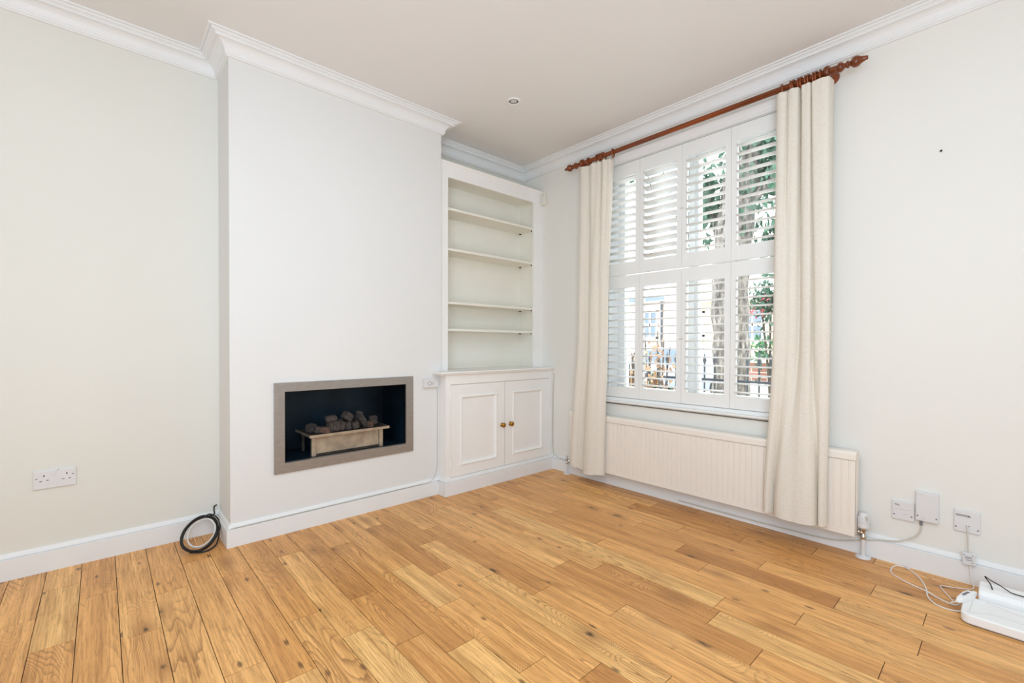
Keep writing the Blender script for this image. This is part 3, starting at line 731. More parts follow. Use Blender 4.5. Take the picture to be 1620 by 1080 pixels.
vy = .497; vx = 2.862
tv = thing('radiator_valve', 'white thermostatic radiator valve on a pipe at the right end of the radiator', 'radiator valve', (vx, vy, 0))
MB().lathe([(.0325, 0), (.032, .004), (.026, .008), (.013, .010), (.013, .012)], (vx, vy, .0), n=28).build('floor_collar', M['plastic'], tv)
MB().lathe([(.0095, .010), (.0095, .098)], (vx, vy, 0), n=16).build('pipe', M['plastic'], tv)
vb = MB().lathe([(.012, .094), (.0135, .097), (.0135, .112), (.010, .114), (.010, .136), (.014, .138), (.014, .150)], (vx, vy, 0), n=16)
vb.lathe([(.010, 0), (.010, .012), (.013, .013), (.013, .026), (.009, .027), (.009, .034)], (vx, vy, .125), (0, 1, 0), 16)
tag(vb.build('valve_body', M['chrome'], tv), 'chrome valve body')
hv = MB(); n_ = 32
prof = [(.013, .148), (.0225, .150), (.0245, .155), (.0245, .166), (.0225, .170), (.0235, .174), (.022, .196), (.0175, .218), (.0150, .226), (0, .2265)]
hv.lathe(prof, (vx, vy, 0), n=n_)
for a in range(12):
    an = a * PI / 6; q = Matrix.Translation((vx, vy, 0)) @ Matrix.Rotation(an, 4, 'Z')
    hv.box(.0195, .0242, -.0018, .0018, .176, .204, 0, q)
hd_ = hv.build('valve_head', M['plastic'], tv)
sl = MB()
for dz in (.2075, .2005, .194): pass
an = math.radians(215); q = Matrix.Translation((vx, vy, 0)) @ Matrix.Rotation(an, 4, 'Z')
for dy in (-.003, .0015, .006): sl.box(.0226, .0236, dy - .0012, dy + .0012, .190, .214, 0, q)
tag(sl.build('slot', M['greycable'], hd_), 'grey slots on the valve head')

ly, lx = 2.474, 2.872
lv = thing('radiator_valve', 'small chrome lockshield valve on a pipe at the left end of the radiator', 'radiator valve', (lx, ly, 0))
MB().lathe([(.030, 0), (.0295, .004), (.024, .008), (.012, .010)], (lx, ly, 0), n=24).build('floor_collar', M['plastic'], lv)
MB().lathe([(.0085, .008), (.0085, .085)], (lx, ly, 0), n=14).build('pipe', M['plastic'], lv)
vb = MB().lathe([(.011, .084), (.012, .088), (.012, .100), (.009, .102), (.009, .118), (.011, .119), (.011, .128), (.006, .130), (.006, .148), (.003, .150)], (lx, ly, 0), n=14)
vb.lathe([(.009, 0), (.009, .012), (.0125, .013), (.0125, .026), (.009, .027), (.009, .062)], (lx, ly, .110), (0, -1, 0), 14)
vb.build('valve_body', M['chrome'], lv)

# ================================================================ WALL PLATES, SENSORS
def plate(name, label, cat, y0, y1, z0, z1, th, screws, group=None):
    t = thing(name, label, cat, (XW, (y0 + y1) / 2, z0), group)
    MB().box(XW - th, XW - .0002, y0, y1, z0, z1).build('face_plate', M['plastic'], t, bevel=.003)
    for yy, z in screws:
        MB().lathe([(.0032, 0), (.0034, .0006), (.002, .0014)], (XW - th + .0002, yy, z), (-1, 0, 0), 10).build('screw', M['grey'], t)
    return t
def marks(t, rects, x, m=None):
    for ya, yb_, za, zb in rects: MB().box(x - .0004, x + .0002, ya, yb_, za, zb).build('printed_line', m or M['grey'], t)
pa = plate('phone_socket', 'square white phone socket plate left of the taller wall box', 'wall socket', .309, .393, .220, .312, .010, ((.384, .243), (.319, .244)), None)
marks(pa, [(.365, .383, .292, .2945), (.362, .380, .288, .2895), (.325, .380, .272, .2725), (.335, .352, .250, .2505)], XW - .010)
MB().box(XW - .0108, XW - .0098, .333, .352, .224, .234).build('shutter_door', M['plastic'], pa, bevel=.0008)
pb = plate('phone_master_box', 'taller white wall box with a cable leaving its bottom edge', 'wall box', .223, .303, .240, .377, .024, ((.296, .263), (.230, .262)), None)
marks(pb, [(.27, .288, .252, .2525), (.28, .294, .366, .3665)], XW - .024)
MB().box(XW - .018, XW - .006, .279, .289, .216, .240).build('connector', M['grey'], pb, bevel=.001)
pc = plate('phone_socket', 'square white phone socket plate with printed lines near the right edge, filter hanging below', 'wall socket', .087, .173, .227, .326, .010, ((.166, .247), (.095, .246)), None)
marks(pc, [(.122, .167, .3035, .3055), (.118, .167, .2985, .3005), (.119, .128, .2995, .302)], XW - .010, M['dark'])
MB().box(XW - .0112, XW - .0098, .120, .138, .247, .262).build('jack', M['plastic'], pc, bevel=.0008)
MB().box(XW - .0115, XW - .0110, .122, .125, .2555, .259).box(XW - .0115, XW - .0110, .131, .134, .2555, .259).build('jack_slot', M['dark'], pc)
fx = XW - .020
ft = thing('broadband_filter', 'small white filter box dangling by its lead in front of the skirting', 'phone filter', (fx - .012, .121, .093))
Rf = Matrix.Translation((fx - .012, .121, .119)) @ Matrix.Rotation(math.radians(-4), 4, 'X')
MB().box(-.010, .010, -.0215, .0215, -.026, .026, 0, Rf).build('filter_body', M['plastic'], ft, bevel=.003)
b = MB()
for (a1, a2, z1) in ((-.010, .012, .010), (-.010, .012, .004), (-.012, .010, -.004), (-.014, -.006, -.014)): b.box(-.0106, -.0100, a1, a2, z1 - .0008, z1 + .0008, 0, Rf)
for yy in (-.013, .014): b.box(-.0106, -.0100, yy - .0015, yy + .0015, .017, .020, 0, Rf)
b.build('lettering', M['dark'], ft)
MB().tube(catmull([(XW - .012, .129, .255), (XW - .020, .128, .235), (XW - .024, .126, .19), (fx - .012, .1235, .145)], 6), .0022, 8).build('lead', M['greycable'], ft)

# double socket
sy = YL
ds = thing('double_socket', 'double switched power socket low on the left alcove wall', 'power socket', (-.165, sy, .389))
qx0, qx1, qz0, qz1 = -.238, -.092, .389, .475
MB().box(qx0, qx1, sy - .009, sy - .0003, qz0, qz1).build('face_plate', M['plastic'], ds, bevel=.003)
yf_ = sy - .009
MB().box(-.1755, -.162, yf_ - .005, yf_ + .001, .452, .473).build('rocker_switch', M['plastic'], ds, bevel=.001)
for x_, z_, w_, h_ in ((-.202, .4505, .004, .008), (-.213, .4265, .008, .003), (-.190, .4285, .008, .003), (-.125, .4505, .004, .008), (-.137, .4255, .008, .003), (-.115, .4265, .008, .003), (-.2265, .4395, .006, .003), (-.1035, .444, .006, .003), (-.1545, .4715, .007, .0015)):
    MB().box(x_ - w_ / 2, x_ + w_ / 2, yf_ - .0004, yf_ + .001, z_ - h_ / 2, z_ + h_ / 2).build('pin_hole', M['dark'], ds)

# alarm sensor high on the wall beside the bookcase
pi = thing('alarm_sensor', 'small cream alarm motion sensor high on the wall beside the bookcase', 'alarm sensor', (XW, 2.772, 2.30))
s_ = MB().poly([(XW - .0002, 2.298), (XW - .022, 2.296), (XW - .034, 2.306), (XW - .036, 2.34), (XW - .030, 2.385), (XW - .014, 2.396), (XW - .0002, 2.397)], 'y', 2.749, 2.797)
s_.build('housing', M['plastic_cream'], pi, bevel=.006, seg=3)
MB().box(XW - .0372, XW - .030, 2.757, 2.789, 2.316, 2.349).build('lens', M['plastic'], pi, bevel=.004)
MB().lathe([(.0035, 0), (.003, .001)], (XW - .0315, 2.773, 2.378), (-1, 0, .1), 10).build('indicator', M['grey'], pi)

# little control box under the worktop
cbx = thing('control_box', 'small white wall box with a round dial beside the fireplace under the worktop edge', 'control box', (1.724, YC, .768))
MB().box(1.668, 1.782, YC - .026, YC - .0002, .769, .832).build('housing', M['plastic'], cbx, bevel=.003)
d_ = MB().torus((1.713, YC - .0262, .799), (0, 1, 0), .0125, .0012, 28, 6)
d_.build('dial_ring', M['grey'], cbx)
for xa, xb, za, zb in ((1.729, 1.747, .805, .8065), (1.731, 1.745, .796, .7975), (1.729, 1.747, .789, .7905), (1.752, 1.772, .818, .820), (1.690, 1.692, .795, .803)): MB().box(xa, xb, YC - .0265, YC - .0258, za, zb).build('printed_line', M['grey'], cbx)

# screw left in the right wall
sc = thing('wall_screw', 'tiny dark screw left in the right-hand wall', 'screw', (XW, .231, 1.98))
MB().lathe([(.0022, -.002), (.0022, .006)], (XW, .231, 1.98), (-1, 0, 0), 8).build('shank', M['dark'], sc)
MB().lathe([(.0045, .006), (.0045, .008), (.002, .009)], (XW, .231, 1.98), (-1, 0, 0), 10).build('screw_head', M['dark'], sc)

# recessed downlight
lx_, ly_ = 2.010, 2.199
dl = thing('downlight', 'recessed round ceiling downlight, switched off', 'downlight', (lx_, ly_, ZC))
MB().lathe([(.046, 0), (.045, -.003), (.040, -.006), (.033, -.006), (.030, -.002), (.028, .0)], (lx_, ly_, ZC), n=36).build('rim', M['trim'], dl)
MB().lathe([(.030, -.0022), (.0275, -.0024), (.026, -.0010)], (lx_, ly_, ZC), n=32).build('shadow_ring', M['dark'], dl)
MB().lathe([(.0, -.0042), (.014, -.0038), (.022, -.0024), (.0262, -.0012)], (lx_, ly_, ZC), n=28).build('bulb', M['lamp'], dl)

# ================================================================ CABLES
def cable(name, label, cpts, r, m, cat='cable', closed=False, k=8, group=None):
    p = catmull(cpts, k, closed)
    o = MB().tube(p, r, 8, closed).build(name, m, at=p[0])
    return tag(o, label, cat, group)
yw = YC - .003
cable('wall_cable', 'thin cream cable dropping from the control box and along the chimney skirting',
      [(1.7855, YC - .006, .772), (1.790, yw, .70), (1.790, yw, .50), (1.789, yw, .35), (1.788, yw, .21), (1.775, yw - .002, .150), (1.745, yw - .006, .112), (1.70, yw - .012, .098), (1.60, YC - .016, .100), (1.30, YC - .016, .100), (.95, YC - .016, .1005), (.62, YC - .016, .100), (.505, YC - .016, .100)], .0026, M['greycable'])
xk = XW - .004
cable('wall_cable', 'thin cream cable down the right edge of the cupboard to the lockshield valve',
      [(xk, YK - .012, .828), (xk, YK - .018, .79), (xk, YK - .010, .70), (xk, YK - .008, .45), (xk, YK - .008, .25), (xk, YK - .010, .165), (xk - .006, YK - .03, .128), (xk - .012, YK - .09, .109), (xk - .016, 2.52, .104), (2.884, 2.496, .103)], .0028, M['greycable'])
cable('aerial_cable', 'grey-cream cable from the taller wall box behind the valve and along under the radiator',
      [(XW - .012, .284, .217), (XW - .014, .287, .185), (XW - .016, .310, .150), (XW - .020, .36, .118), (XW - .022, .43, .100), (2.890, .50, .078), (2.888, .60, .046), (2.886, .70, .034), (2.885, .85, .030), (2.885, 1.1, .028), (2.885, 1.5, .027)], .003, M['greycable'])
# phone leads on the floor
z_ = .0026
cable('phone_cable', 'white lead from the filter down to the floor and back to the router plug',
      [(fx - .012, .1185, .093), (fx - .014, .116, .06), (fx - .020, .110, .022), (2.862, .104, .004), (2.835, .112, z_), (2.81, .14, z_), (2.79, .18, z_), (2.775, .203, z_), (2.755, .202, z_), (2.70, .180, z_), (2.64, .158, z_ + .004), (2.566, .160, .025), (2.5460, .1430, .0445)], .0022, M['whitecable'])
cable('power_cable', 'white cable looping across the floor from the router towards the valve',
      [(2.558, .1240, .012), (2.556, .140, .004), (2.55, .170, z_), (2.563, .205, z_), (2.615, .232, z_), (2.70, .246, z_), (2.79, .275, z_), (2.858, .315, z_), (2.876, .345, z_), (2.868, .366, z_), (2.83, .378, z_), (2.76, .372, z_), (2.715, .330, z_), (2.685, .280, z_), (2.655, .238, z_ + .005), (2.635, .205, z_), (2.613, .165, z_), (2.600, .140, .012), (2.585, .130, .040)], .0027, M['whitecable'])
tag(MB().lathe([(.006, -.004), (.007, -.003), (.007, .003), (.006, .004)], (2.868, .328, .0072), (.7, .6, 0), 12).build('cable_clip', M['plastic'], at=(2.868, .328, 0)), 'tiny white clip on the loop of white cable', 'cable clip')

# router and the second device behind it
def rrect(x0, x1, y0, y1, r, k=6):
    out = []
    for cx_, cy_, a0 in ((x1 - r, y1 - r, 0), (x0 + r, y1 - r, 90), (x0 + r, y0 + r, 180), (x1 - r, y0 + r, 270)):
        for i in range(k + 1): a = math.radians(a0 + 90 * i / k); out.append((cx_ + r * math.cos(a), cy_ + r * math.sin(a)))
    return out
rt = thing('router', 'flat glossy white router with rounded corner lying on the floor at the right', 'router', (2.56, .0, 0))
MB().poly(rrect(2.470, 2.655, -.13, .126, .03), 'z', .004, .040).build('router_shell', M['router'], rt, bevel=.006, seg=3)
MB().poly(rrect(2.476, 2.648, -.124, .120, .026), 'z', .0, .004).build('router_base', M['grey'], rt)
s1 = MB(); zr = .0402
s1.tube(catmull([(2.492, .110, zr), (2.530, .050, zr), (2.54, 0, zr), (2.525, -.06, zr), (2.50, -.12, zr)], 8), .0007, 6)
s1.tube(catmull([(2.640, .060, zr), (2.615, .0, zr), (2.59, -.06, zr), (2.565, -.12, zr)], 8), .0007, 6)
s1.tube(catmull([(2.505, .103, zr), (2.56, .100, zr), (2.62, .098, zr)], 6), .0007, 6)
s1.build('moulded_groove', M['greycable'], rt)
d2 = thing('broadband_modem', 'long white rounded box lying behind the router against the skirting', 'modem', (2.73, -.05, 0))
m2 = MB().poly([(2.672, .012), (2.668, .03), (2.671, .052), (2.684, .067), (2.71, .074), (2.76, .076), (2.79, .070), (2.80, .05), (2.80, .01), (2.79, .0), (2.69, .0)], 'y', -.20, .084)
m2.build('modem_shell', M['router'], d2, bevel=.006, seg=3)
MB().tube([(2.6685, .08, .031), (2.6675, -.19, .031)], .0007, 6).build('seam', M['greycable'], d2)
pg = thing('cable_plug', 'white wedge-shaped plug lying on the router corner', 'plug', (2.60, .118, .0405))
a_, b_p = Vector((2.553, .139, .0405)), Vector((2.690, .094, .0405))
dv = (b_p - a_).normalized(); nv = Vector((-dv.y, dv.x, 0))
pp = []
for t, hw, hh in ((0, .006, .008), (.02, .012, .016), (.07, .016, .022), (.110, .015, .021), (.118, .010, .015), (.143, .009, .014)):
    c_ = a_ + dv * t
    pp.append([c_ - nv * hw, c_ + nv * hw, c_ + nv * hw * .75 + Vector((0, 0, hh)), c_ - nv * hw * .75 + Vector((0, 0, hh))])
vs = [v for q in pp for v in q]
pm = MB(); pm.add(vs, [(0, 1, 2, 3), tuple(range(len(vs) - 4, len(vs)))] + [(i * 4 + k, i * 4 + (k + 1) % 4, i * 4 + 4 + (k + 1) % 4, i * 4 + 4 + k) for i in range(5) for k in range(4)])
pm.build('plug_body', M['router'], pg, bevel=.002)
c_ = a_ + dv * .068; Rp = Matrix(((dv.x, nv.x, 0), (dv.y, nv.y, 0), (0, 0, 1)))
MB().obox(c_ + Vector((0, 0, .0222)), (.045, .008, .0012), Rp).build('grip_slot', M['grey'], pg)
cable('black_lead', 'thin black lead arching over the modem at the right edge',
      [(2.705, .045, .0752), (2.722, .052, .090), (2.735, .066, .106), (2.738, .0665, .109), (2.735, .052, .101), (2.727, .024, .092), (2.72, .006, .084), (2.715, -.008, .079), (2.712, -.03, .0785), (2.712, -.09, .0785)], .0021, M['blackcable'])

# coil of cables at the foot of the chimney breast
def coil(c, u, v, loops, jit, seed, extra_in=None, extra_out=None):
    R_ = random.Random(seed); u = Vector(u); v = Vector(v); w_ = u.cross(v).normalized(); p = []
    n_ = 14; ph = R_.random()
    for L in range(loops):
        ru, rv = 1 + R_.uniform(-jit, jit), 1 + R_.uniform(-jit, jit); ou = R_.uniform(-.006, .006)
        for i in range(n_):
            a = 2 * PI * (i / n_) + PI * .5
            t = L + i / n_
            p.append(Vector(c) + u * math.cos(a) * ru + v * math.sin(a) * rv + w_ * (t * .0045 - .006) + Vector((ou, 0, 0)))
    return (extra_in or []) + p + (extra_out or [])
cc = (.390, 2.900, .060); uu = (.082, .02, .010); vv = (.012, .118, .048)
pb_ = coil(cc, uu, vv, 4, .07, 3, [(.488, YL - .004, .150), (.474, YL - .012, .146), (.470, 3.018, .128), (.466, 3.01, .112)], [(.435, 3.0, .10), (.472, 2.96, .075), (.474, 2.90, .040), (.445, 2.81, .012), (.39, 2.772, .006), (.33, 2.80, .008)])
p_ = [Vector(q) for q in pb_]
for q in p_: q.z = max(q.z, .0042)
cable('cable_coil', 'coiled black cable leaning in the corner of the chimney breast', p_, .0037, M['blackcable'], 'cable', k=5)
p_ = coil((.390, 2.900, .062), Vector(uu) * .78, Vector(vv) * .78, 2, .0, 9)
for q in p_: q.z = max(q.z + .002, .0042)
cable('cable_coil', 'white cable wound just inside the black coil in the chimney corner', p_, .0030, M['whitecable'], 'cable', k=5)

# ================================================================ OUTSIDE
GZ = -.40
struct(MB().box(3.2, 5.15, -4, 9, GZ - .1, GZ).build('ground_front_garden', M['paving']), 'pale paved front garden outside', 'ground')
struct(MB().box(5.15, 9.2, -12, 16, GZ - .2, GZ - .02).build('ground_pavement', M['paving']), 'pale pavement outside', 'ground')
struct(MB().box(9.2, 15, -20, 40, GZ - .2, GZ - .06).build('ground_street', M['tarmac']), 'grey street outside', 'ground')
struct(MB().box(15, 40, -30, 60, GZ - .2, GZ - .02).build('ground_far_side', M['paving']), 'pale pavement across the street', 'ground')

def leaves(mb, c, rad, n, size, seed, mi=0, shell=.55):
    R_ = random.Random(seed); c = Vector(c)
    for _ in range(n):
        d = Vector((R_.gauss(0, 1), R_.gauss(0, 1), R_.gauss(0, 1))).normalized()
        rr_ = shell + (1 - shell) * R_.random()
        p = c + Vector((d.x * rad[0], d.y * rad[1], d.z * rad[2])) * rr_
        e = Euler((R_.uniform(0, 6.28), R_.uniform(0, 6.28), R_.uniform(0, 6.28))).to_matrix(); s = size * R_.uniform(.6, 1.3)
        a, b2 = e @ Vector((s, 0, 0)), e @ Vector((0, s * .42, 0)); up_ = e @ Vector((0, 0, s * .12))
        mb.add([p - a, p - a * .2 + b2 + up_, p + a, p - a * .2 - b2 + up_], [(0, 1, 2, 3)], mi)
    return mb

# street tree
tr = thing('street_tree', 'thick grey-barked tree with dark green leaves close outside the window', 'tree', (6.2, 2.50, GZ))
tk = MB().tube(catmull([(6.2, 2.50, GZ - .03), (6.2, 2.50, .2), (6.18, 2.49, 1.0), (6.15, 2.50, 1.9), (6.2, 2.44, 2.8), (6.3, 2.30, 3.8)], 8), [.36 - .16 * min(1, i / 6) + .01 * math.sin(i * 1.7) for i in range(6)] and [(.34 if i < 3 else .25 if i < 8 else .225) + .012 * math.sin(i * 1.3) for i in range(41)], 18)
tk.build('trunk', M['bark'], tr)
for P_, rr_ in (([(6.15, 2.50, 1.75), (6.0, 2.3, 2.5), (5.8, 2.15, 3.3), (5.7, 2.0, 4.2)], .11), ([(6.15, 2.5, 2.1), (6.3, 2.75, 2.8), (6.4, 3.1, 3.5)], .09), ([(5.9, 2.22, 2.75), (5.9, 1.95, 3.0), (6.0, 1.6, 3.3)], .05)):
    MB().tube(catmull(P_, 6), rr_, 10).build('branch', M['bark'], tr)
cr = MB()
leaves(cr, (6.0, 1.95, 3.4), (.7, .5, 1.3), 900, .075, 1, shell=.1)
leaves(cr, (6.0, 1.90, 2.3), (.4, .22, .45), 160, .07, 12, shell=.1)
leaves(cr, (6.2, 2.85, 3.1), (.5, .42, .7), 420, .075, 2, shell=.2)
leaves(cr, (6.3, 3.05, 2.45), (.4, .25, .35), 60, .06, 22, shell=.2)
leaves(cr, (7.2, 4.6, 4.2), (.5, .7, .5), 120, .07, 3, shell=.2)
cr.build('foliage', M['leaf'], tr)

# flowering shrub beyond the railings
fs_ = thing('flowering_shrub', 'climbing shrub with red and pink flowers right of the tree trunk', 'shrub', (7.0, 2.32, GZ))
st = MB()
for q in ((7.0, 2.2, 1.3), (7.0, 2.4, 1.6), (7.05, 2.3, 1.8)): st.tube(catmull([(7.0, 2.32, GZ - .02), (7.02, 2.3, .4), q], 6), .015, 6)
st.build('stem', M['stem'], fs_)
lm = MB(); leaves(lm, (7.0, 2.30, 1.68), (.3, .32, .34), 420, .055, 4, shell=.15); leaves(lm, (7.0, 2.38, .95), (.25, .2, .5), 60, .05, 14, shell=.2); lm.build('foliage', M['leaf'], fs_)
fm_ = MB(); leaves(fm_, (6.85, 2.36, 1.60), (.3, .28, .28), 34, .042, 5, shell=.3); fm_.build('blossom', M['rose'], fs_)

# hedge with brick wall in front
gw = thing('garden_wall', 'low red brick garden wall behind the railings', 'garden wall', (7.6, 2.5, GZ))
MB().box(7.5, 7.62, -1.5, 3.25, .52, .80).build('brickwork', M['red_brick'], gw)
MB().box(7.46, 7.66, -1.5, 3.27, GZ - .04, .52).build('rendered_plinth', M['render'], gw)
MB().box(7.47, 7.65, -1.5, 3.27, .80, .85).build('coping', M['stone'], gw, bevel=.01)
hg = thing('hedge', 'dense dark green hedge above the brick wall', 'hedge', (8.0, 1.2, GZ))
hm = MB(); R_ = random.Random(8)
for i in range(2600):
    p = Vector((R_.uniform(7.82, 8.3), R_.uniform(-1.2, 2.95), R_.uniform(-.1, 1.22)))
    e = Euler((R_.uniform(0, 6.28), R_.uniform(0, 6.28), R_.uniform(0, 6.28))).to_matrix(); s = .06 * R_.uniform(.6, 1.3)
    a, b2 = e @ Vector((s, 0, 0)), e @ Vector((0, s * .5, 0)); hm.add([p - a, p + b2, p + a, p - b2], [(0, 1, 2, 3)])
hm.build('foliage', M['hedge'], hg)
hs_ = MB()
for i in range(8): hs_.tube([(7.95, -1.0 + i * .53, GZ - .05), (7.95, -1.0 + i * .53, .9)], .03, 6)
hs_.build('stem', M['stem'], hg)

# front railings
rlg = thing('iron_railing', 'black iron front railings with spear finials seen through the lower shutters', 'railing', (4.6, 2.2, GZ))
for z in (.72, -.2): MB().box(4.59, 4.61, .6, 4.1, z - .012, z + .012).build('rail', M['iron'], rlg)
p0 = None
for i in range(33):
    y = .66 + i * .104
    q = MB().lathe([(.009, 0), (.009, 1.26), (.012, 1.265), (.012, 1.275), (.008, 1.28), (.020, 1.31), (.013, 1.345), (.0, 1.40)], (4.6, y, GZ), n=8)
    if p0 is None:
        p0 = q.build('picket', M['iron'], rlg); y00 = y
    else:
        c2 = p0.copy(); COL.objects.link(c2); c2.parent = rlg; c2.location = (0, y - y00, 0)
pk = MB().box(4.54, 4.66, .48, .60, GZ - .02, 1.1).build('gate_post', M['stone'], rlg, bevel=.01)
sw = thing('front_boundary_wall', 'low pale stone wall at the foot of the hedge bed outside', 'garden wall', (5.5, 2.8, GZ))
MB().box(5.4, 5.55, .2, 4.4, GZ - .03, .28).build('stonework', M['stone'], sw)
MB().box(5.37, 5.58, .2, 4.4, .28, .33).build('coping', M['stone'], sw, bevel=.01)

# orange leaved shrubs close to the window
for x, y, h_, s_, nn, lab in ((4.15, 2.42, .92, 31, 520, 'orange-leaved garden shrub with green patches, in front of the railings'), (4.3, 2.78, .86, 37, 240, 'bronze-leaved shrub beside the left window reveal')):
    sh_ = thing('garden_shrub', lab, 'shrub', (x, y, GZ), 'orange-leaved shrubs in the front garden')
    R_ = random.Random(s_); st = MB()
    for i in range(18):
        q = (x + R_.uniform(-.2, .2), y + R_.uniform(-.22, .22), R_.uniform(.5, h_ + .3))
        st.tube(catmull([(x + R_.uniform(-.05, .05), y + R_.uniform(-.05, .05), GZ - .02), ((x + q[0]) / 2 + R_.uniform(-.05, .05), (y + q[1]) / 2, .1), q], 5), .006, 5)
    st.build('stem', M['stem'], sh_)
    lm = MB(); leaves(lm, (x, y, .66), (.2, .24, .5), int(nn * .62), .034, s_, 0, .1); leaves(lm, (x, y, .45), (.2, .22, .34), nn // 3, .03, s_ + 1, 1, .1)
    lm.build('foliage', [M['bronze'], M['hedge']], sh_)

# houses across the street
def house(name, label, x, y0, y1, zt, wallm, wins, roof=True, extra=None):
    t = thing(name, label, 'house', (x, (y0 + y1) / 2, GZ))
    MB().box(x, x + 7, y0, y1, GZ - .05, zt).build('wall', wallm, t)
    if roof:
        MB().poly([(x - .35, zt - .02), (x + 3.5, zt + 2.6), (x + 7.35, zt - .02), (x + 7.35, zt - .18), (x - .35, zt - .18)], 'y', y0 - .05, y1 + .05).build('roof', M['slate'], t)
    for (a, b, z0, z1) in wins:
        f = MB()
        f.box(x - .05, x + .02, a, a + .1, z0, z1).box(x - .05, x + .02, b - .1, b, z0, z1).box(x - .05, x + .02, a, b, z0, z0 + .1).box(x - .05, x + .02, a, b, z1 - .1, z1).box(x - .04, x + .02, a, b, (z0 + z1) / 2 - .04, (z0 + z1) / 2 + .04).box(x - .04, x + .02, (a + b) / 2 - .03, (a + b) / 2 + .03, z0, z1)
        f.box(x - .12, x + .02, a - .1, b + .1, z0 - .1, z0)
        fo = f.build('window', M['wframe'], t); MB().box(x - .015, x - .005, a + .05, b - .05, z0 + .05, z1 - .05).build('pane', M['wpane'], fo)
    return t
hA = house('street_house', 'pale pink brick house across the street with a dark eave', 17.0, 9.32, 13.4, 3.0, M['pink_brick'], [(9.75, 10.5, 1.3, 2.5), (11.6, 12.6, 1.2, 2.5)])
MB().tube([(16.9, 9.55, GZ), (16.9, 9.55, 2.85)], .05, 8).build('downpipe', M['iron'], hA)
MB().box(16.55, 16.68, 9.3, 13.4, 2.86, 3.0).build('gutter', M['wpane'], hA)
hB = house('street_house', 'yellow brick house across the street with white upper storey', 19.0, 5.95, 9.25, 2.85, M['yel_brick'], [(8.75, 9.15, 1.4, 2.5), (6.4, 7.3, 1.2, 2.5)], False)
MB().box(19.0, 26, 5.95, 9.25, 3.0, 6.4).build('upper_wall', M['render'], hB)
MB().box(18.8, 19.3, 5.92, 9.27, 2.85, 3.0).build('string_course', M['slate'], hB)
MB().box(18.7, 26.3, 5.92, 9.27, 6.4, 6.6).build('roof', M['slate'], hB)
hC = house('street_house', 'grey-windowed house glimpsed right of the tree trunk', 20.0, .5, 5.85, 3.1, M['render'], [(4.6, 5.2, .9, 2.2), (3.0, 3.7, .9, 2.2)])

# parked car
ca = thing('parked_car', 'blue-grey hatchback parked across the street', 'car', (13.6, 6.6, GZ - .06))
cz = GZ - .06
body = [(4.6, .30), (4.62, .62), (4.9, .78), (5.75, .90), (6.35, 1.38), (6.9, 1.47), (7.8, 1.42), (8.35, 1.0), (8.55, .92), (8.6, .35), (8.2, .22), (5.0, .22)]
cbm = MB().poly([(y, z + cz) for y, z in body], 'x', 12.75, 14.4); cbm.build('body', M['carpaint'], ca, bevel=.06, seg=3)
MB().poly([(y, z + cz) for y, z in ((5.95, .94), (6.42, 1.33), (7.0, 1.39), (7.75, 1.34), (8.1, 1.0))], 'x', 12.735, 14.415).build('side_glass', M['wpane'], ca)
for yy in (5.4, 7.8):
    for xx, sgn in ((12.76, -1), (14.39, 1)):
        wl = MB().lathe([(.20, -.02), (.31, -.02), (.32, .02), (.32, .18), (.20, .2)], (xx - sgn * -.02, yy, .32 + cz), (-sgn, 0, 0), 24).build('wheel', M['tyre'], ca)
        MB().lathe([(0, -.03), (.19, -.025), (.2, .0)], (xx - sgn * -.02, yy, .32 + cz), (-sgn, 0, 0), 20).build('hubcap', M['chrome'], wl)

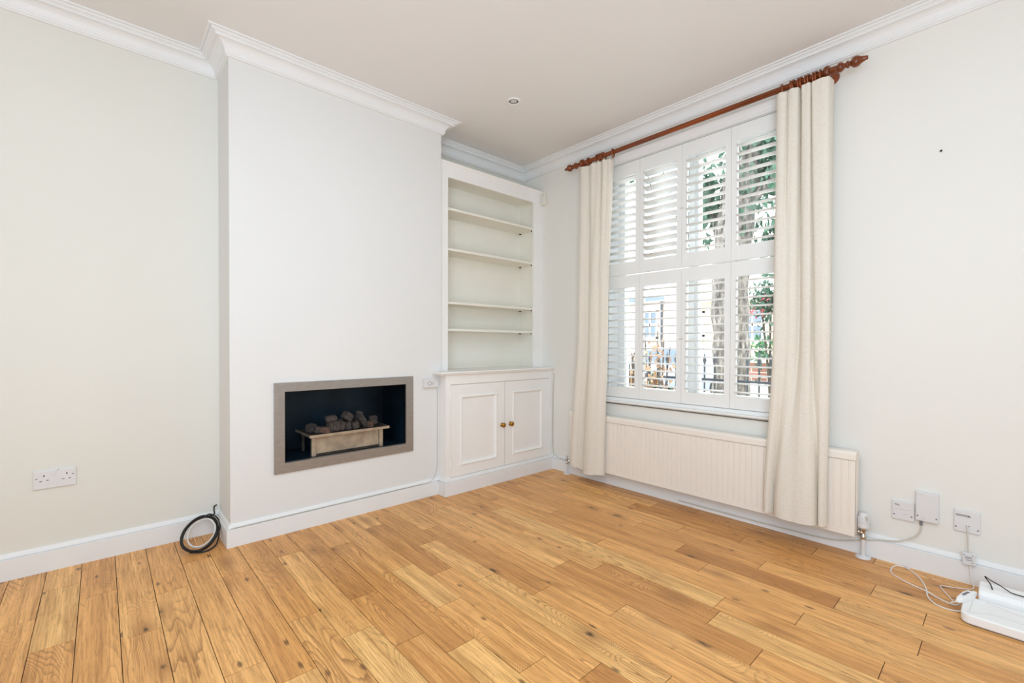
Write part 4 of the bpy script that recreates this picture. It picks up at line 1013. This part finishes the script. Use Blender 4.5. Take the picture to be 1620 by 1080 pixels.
# ================================================================ LIGHT
wd = bpy.data.worlds.new('sky'); S.world = wd; wd.use_nodes = True
t = wd.node_tree; t.nodes.clear(); g = G(t)
bg = g.n('ShaderNodeBackground'); bg.inputs['Color'].default_value = (.93, .97, 1.0, 1); bg.inputs['Strength'].default_value = 6.5
g.n('ShaderNodeOutputWorld', i_Surface=bg.outputs[0])
def area(name, loc, target, size, power, color=(1, 1, 1), sy=None):
    l = bpy.data.lights.new(name, 'AREA'); l.energy = power; l.color = color; l.size = size
    if sy: l.shape = 'RECTANGLE'; l.size_y = sy
    o = bpy.data.objects.new(name, l); COL.objects.link(o); o.location = loc
    o.rotation_euler = (Vector(target) - Vector(loc)).to_track_quat('-Z', 'Y').to_euler()
    return o
LC = (.77, .965, 1.155)
area('room_fill', (-.9, -.9, 1.75), (2.2, 2.2, 1.1), 1.6, 35, LC)  # soft fill added behind the camera, no fitting of the room
area('floor_fill', (.15, .2, 2.6), (.15, .2, 0), 1.7, 26, LC)  # added downward fill to brighten the floor, no real ceiling lamp
area('ceiling_fill', (-.25, -.25, .6), (.25, .25, 2.66), 1.5, 41, LC)  # added upward fill beneath the camera, brightens the ceiling

# ================================================================ CAMERA
a, p_, r_ = math.radians(47.9193), math.radians(-.6142), math.radians(.1402)
F = Vector((math.cos(a), math.sin(a), 0)); R = Vector((math.sin(a), -math.cos(a), 0)); U = Vector((0, 0, 1))
F2 = F * math.cos(p_) + U * math.sin(p_); U2 = U * math.cos(p_) - F * math.sin(p_)
R3 = R * math.cos(r_) + U2 * math.sin(r_); U3 = U2 * math.cos(r_) - R * math.sin(r_)
cd = bpy.data.cameras.new('camera'); cam = bpy.data.objects.new('camera', cd); COL.objects.link(cam)
cd.sensor_width = 36; cd.sensor_fit = 'HORIZONTAL'; cd.lens = 717.2659 / 1620 * 36
cd.shift_x = (810 - 807.2831) / 1620; cd.shift_y = (551.868 - 540) / 1620
cd.clip_start = .05; cd.clip_end = 200
cam.matrix_world = Matrix(((R3.x, U3.x, -F2.x, 0), (R3.y, U3.y, -F2.y, 0), (R3.z, U3.z, -F2.z, 1.0753), (0, 0, 0, 1)))
S.camera = cam
S.view_settings.view_transform = 'Standard'
S.view_settings.look = 'None'
S.view_settings.exposure = 0
S.cycles.max_bounces = 12; S.cycles.diffuse_bounces = 6
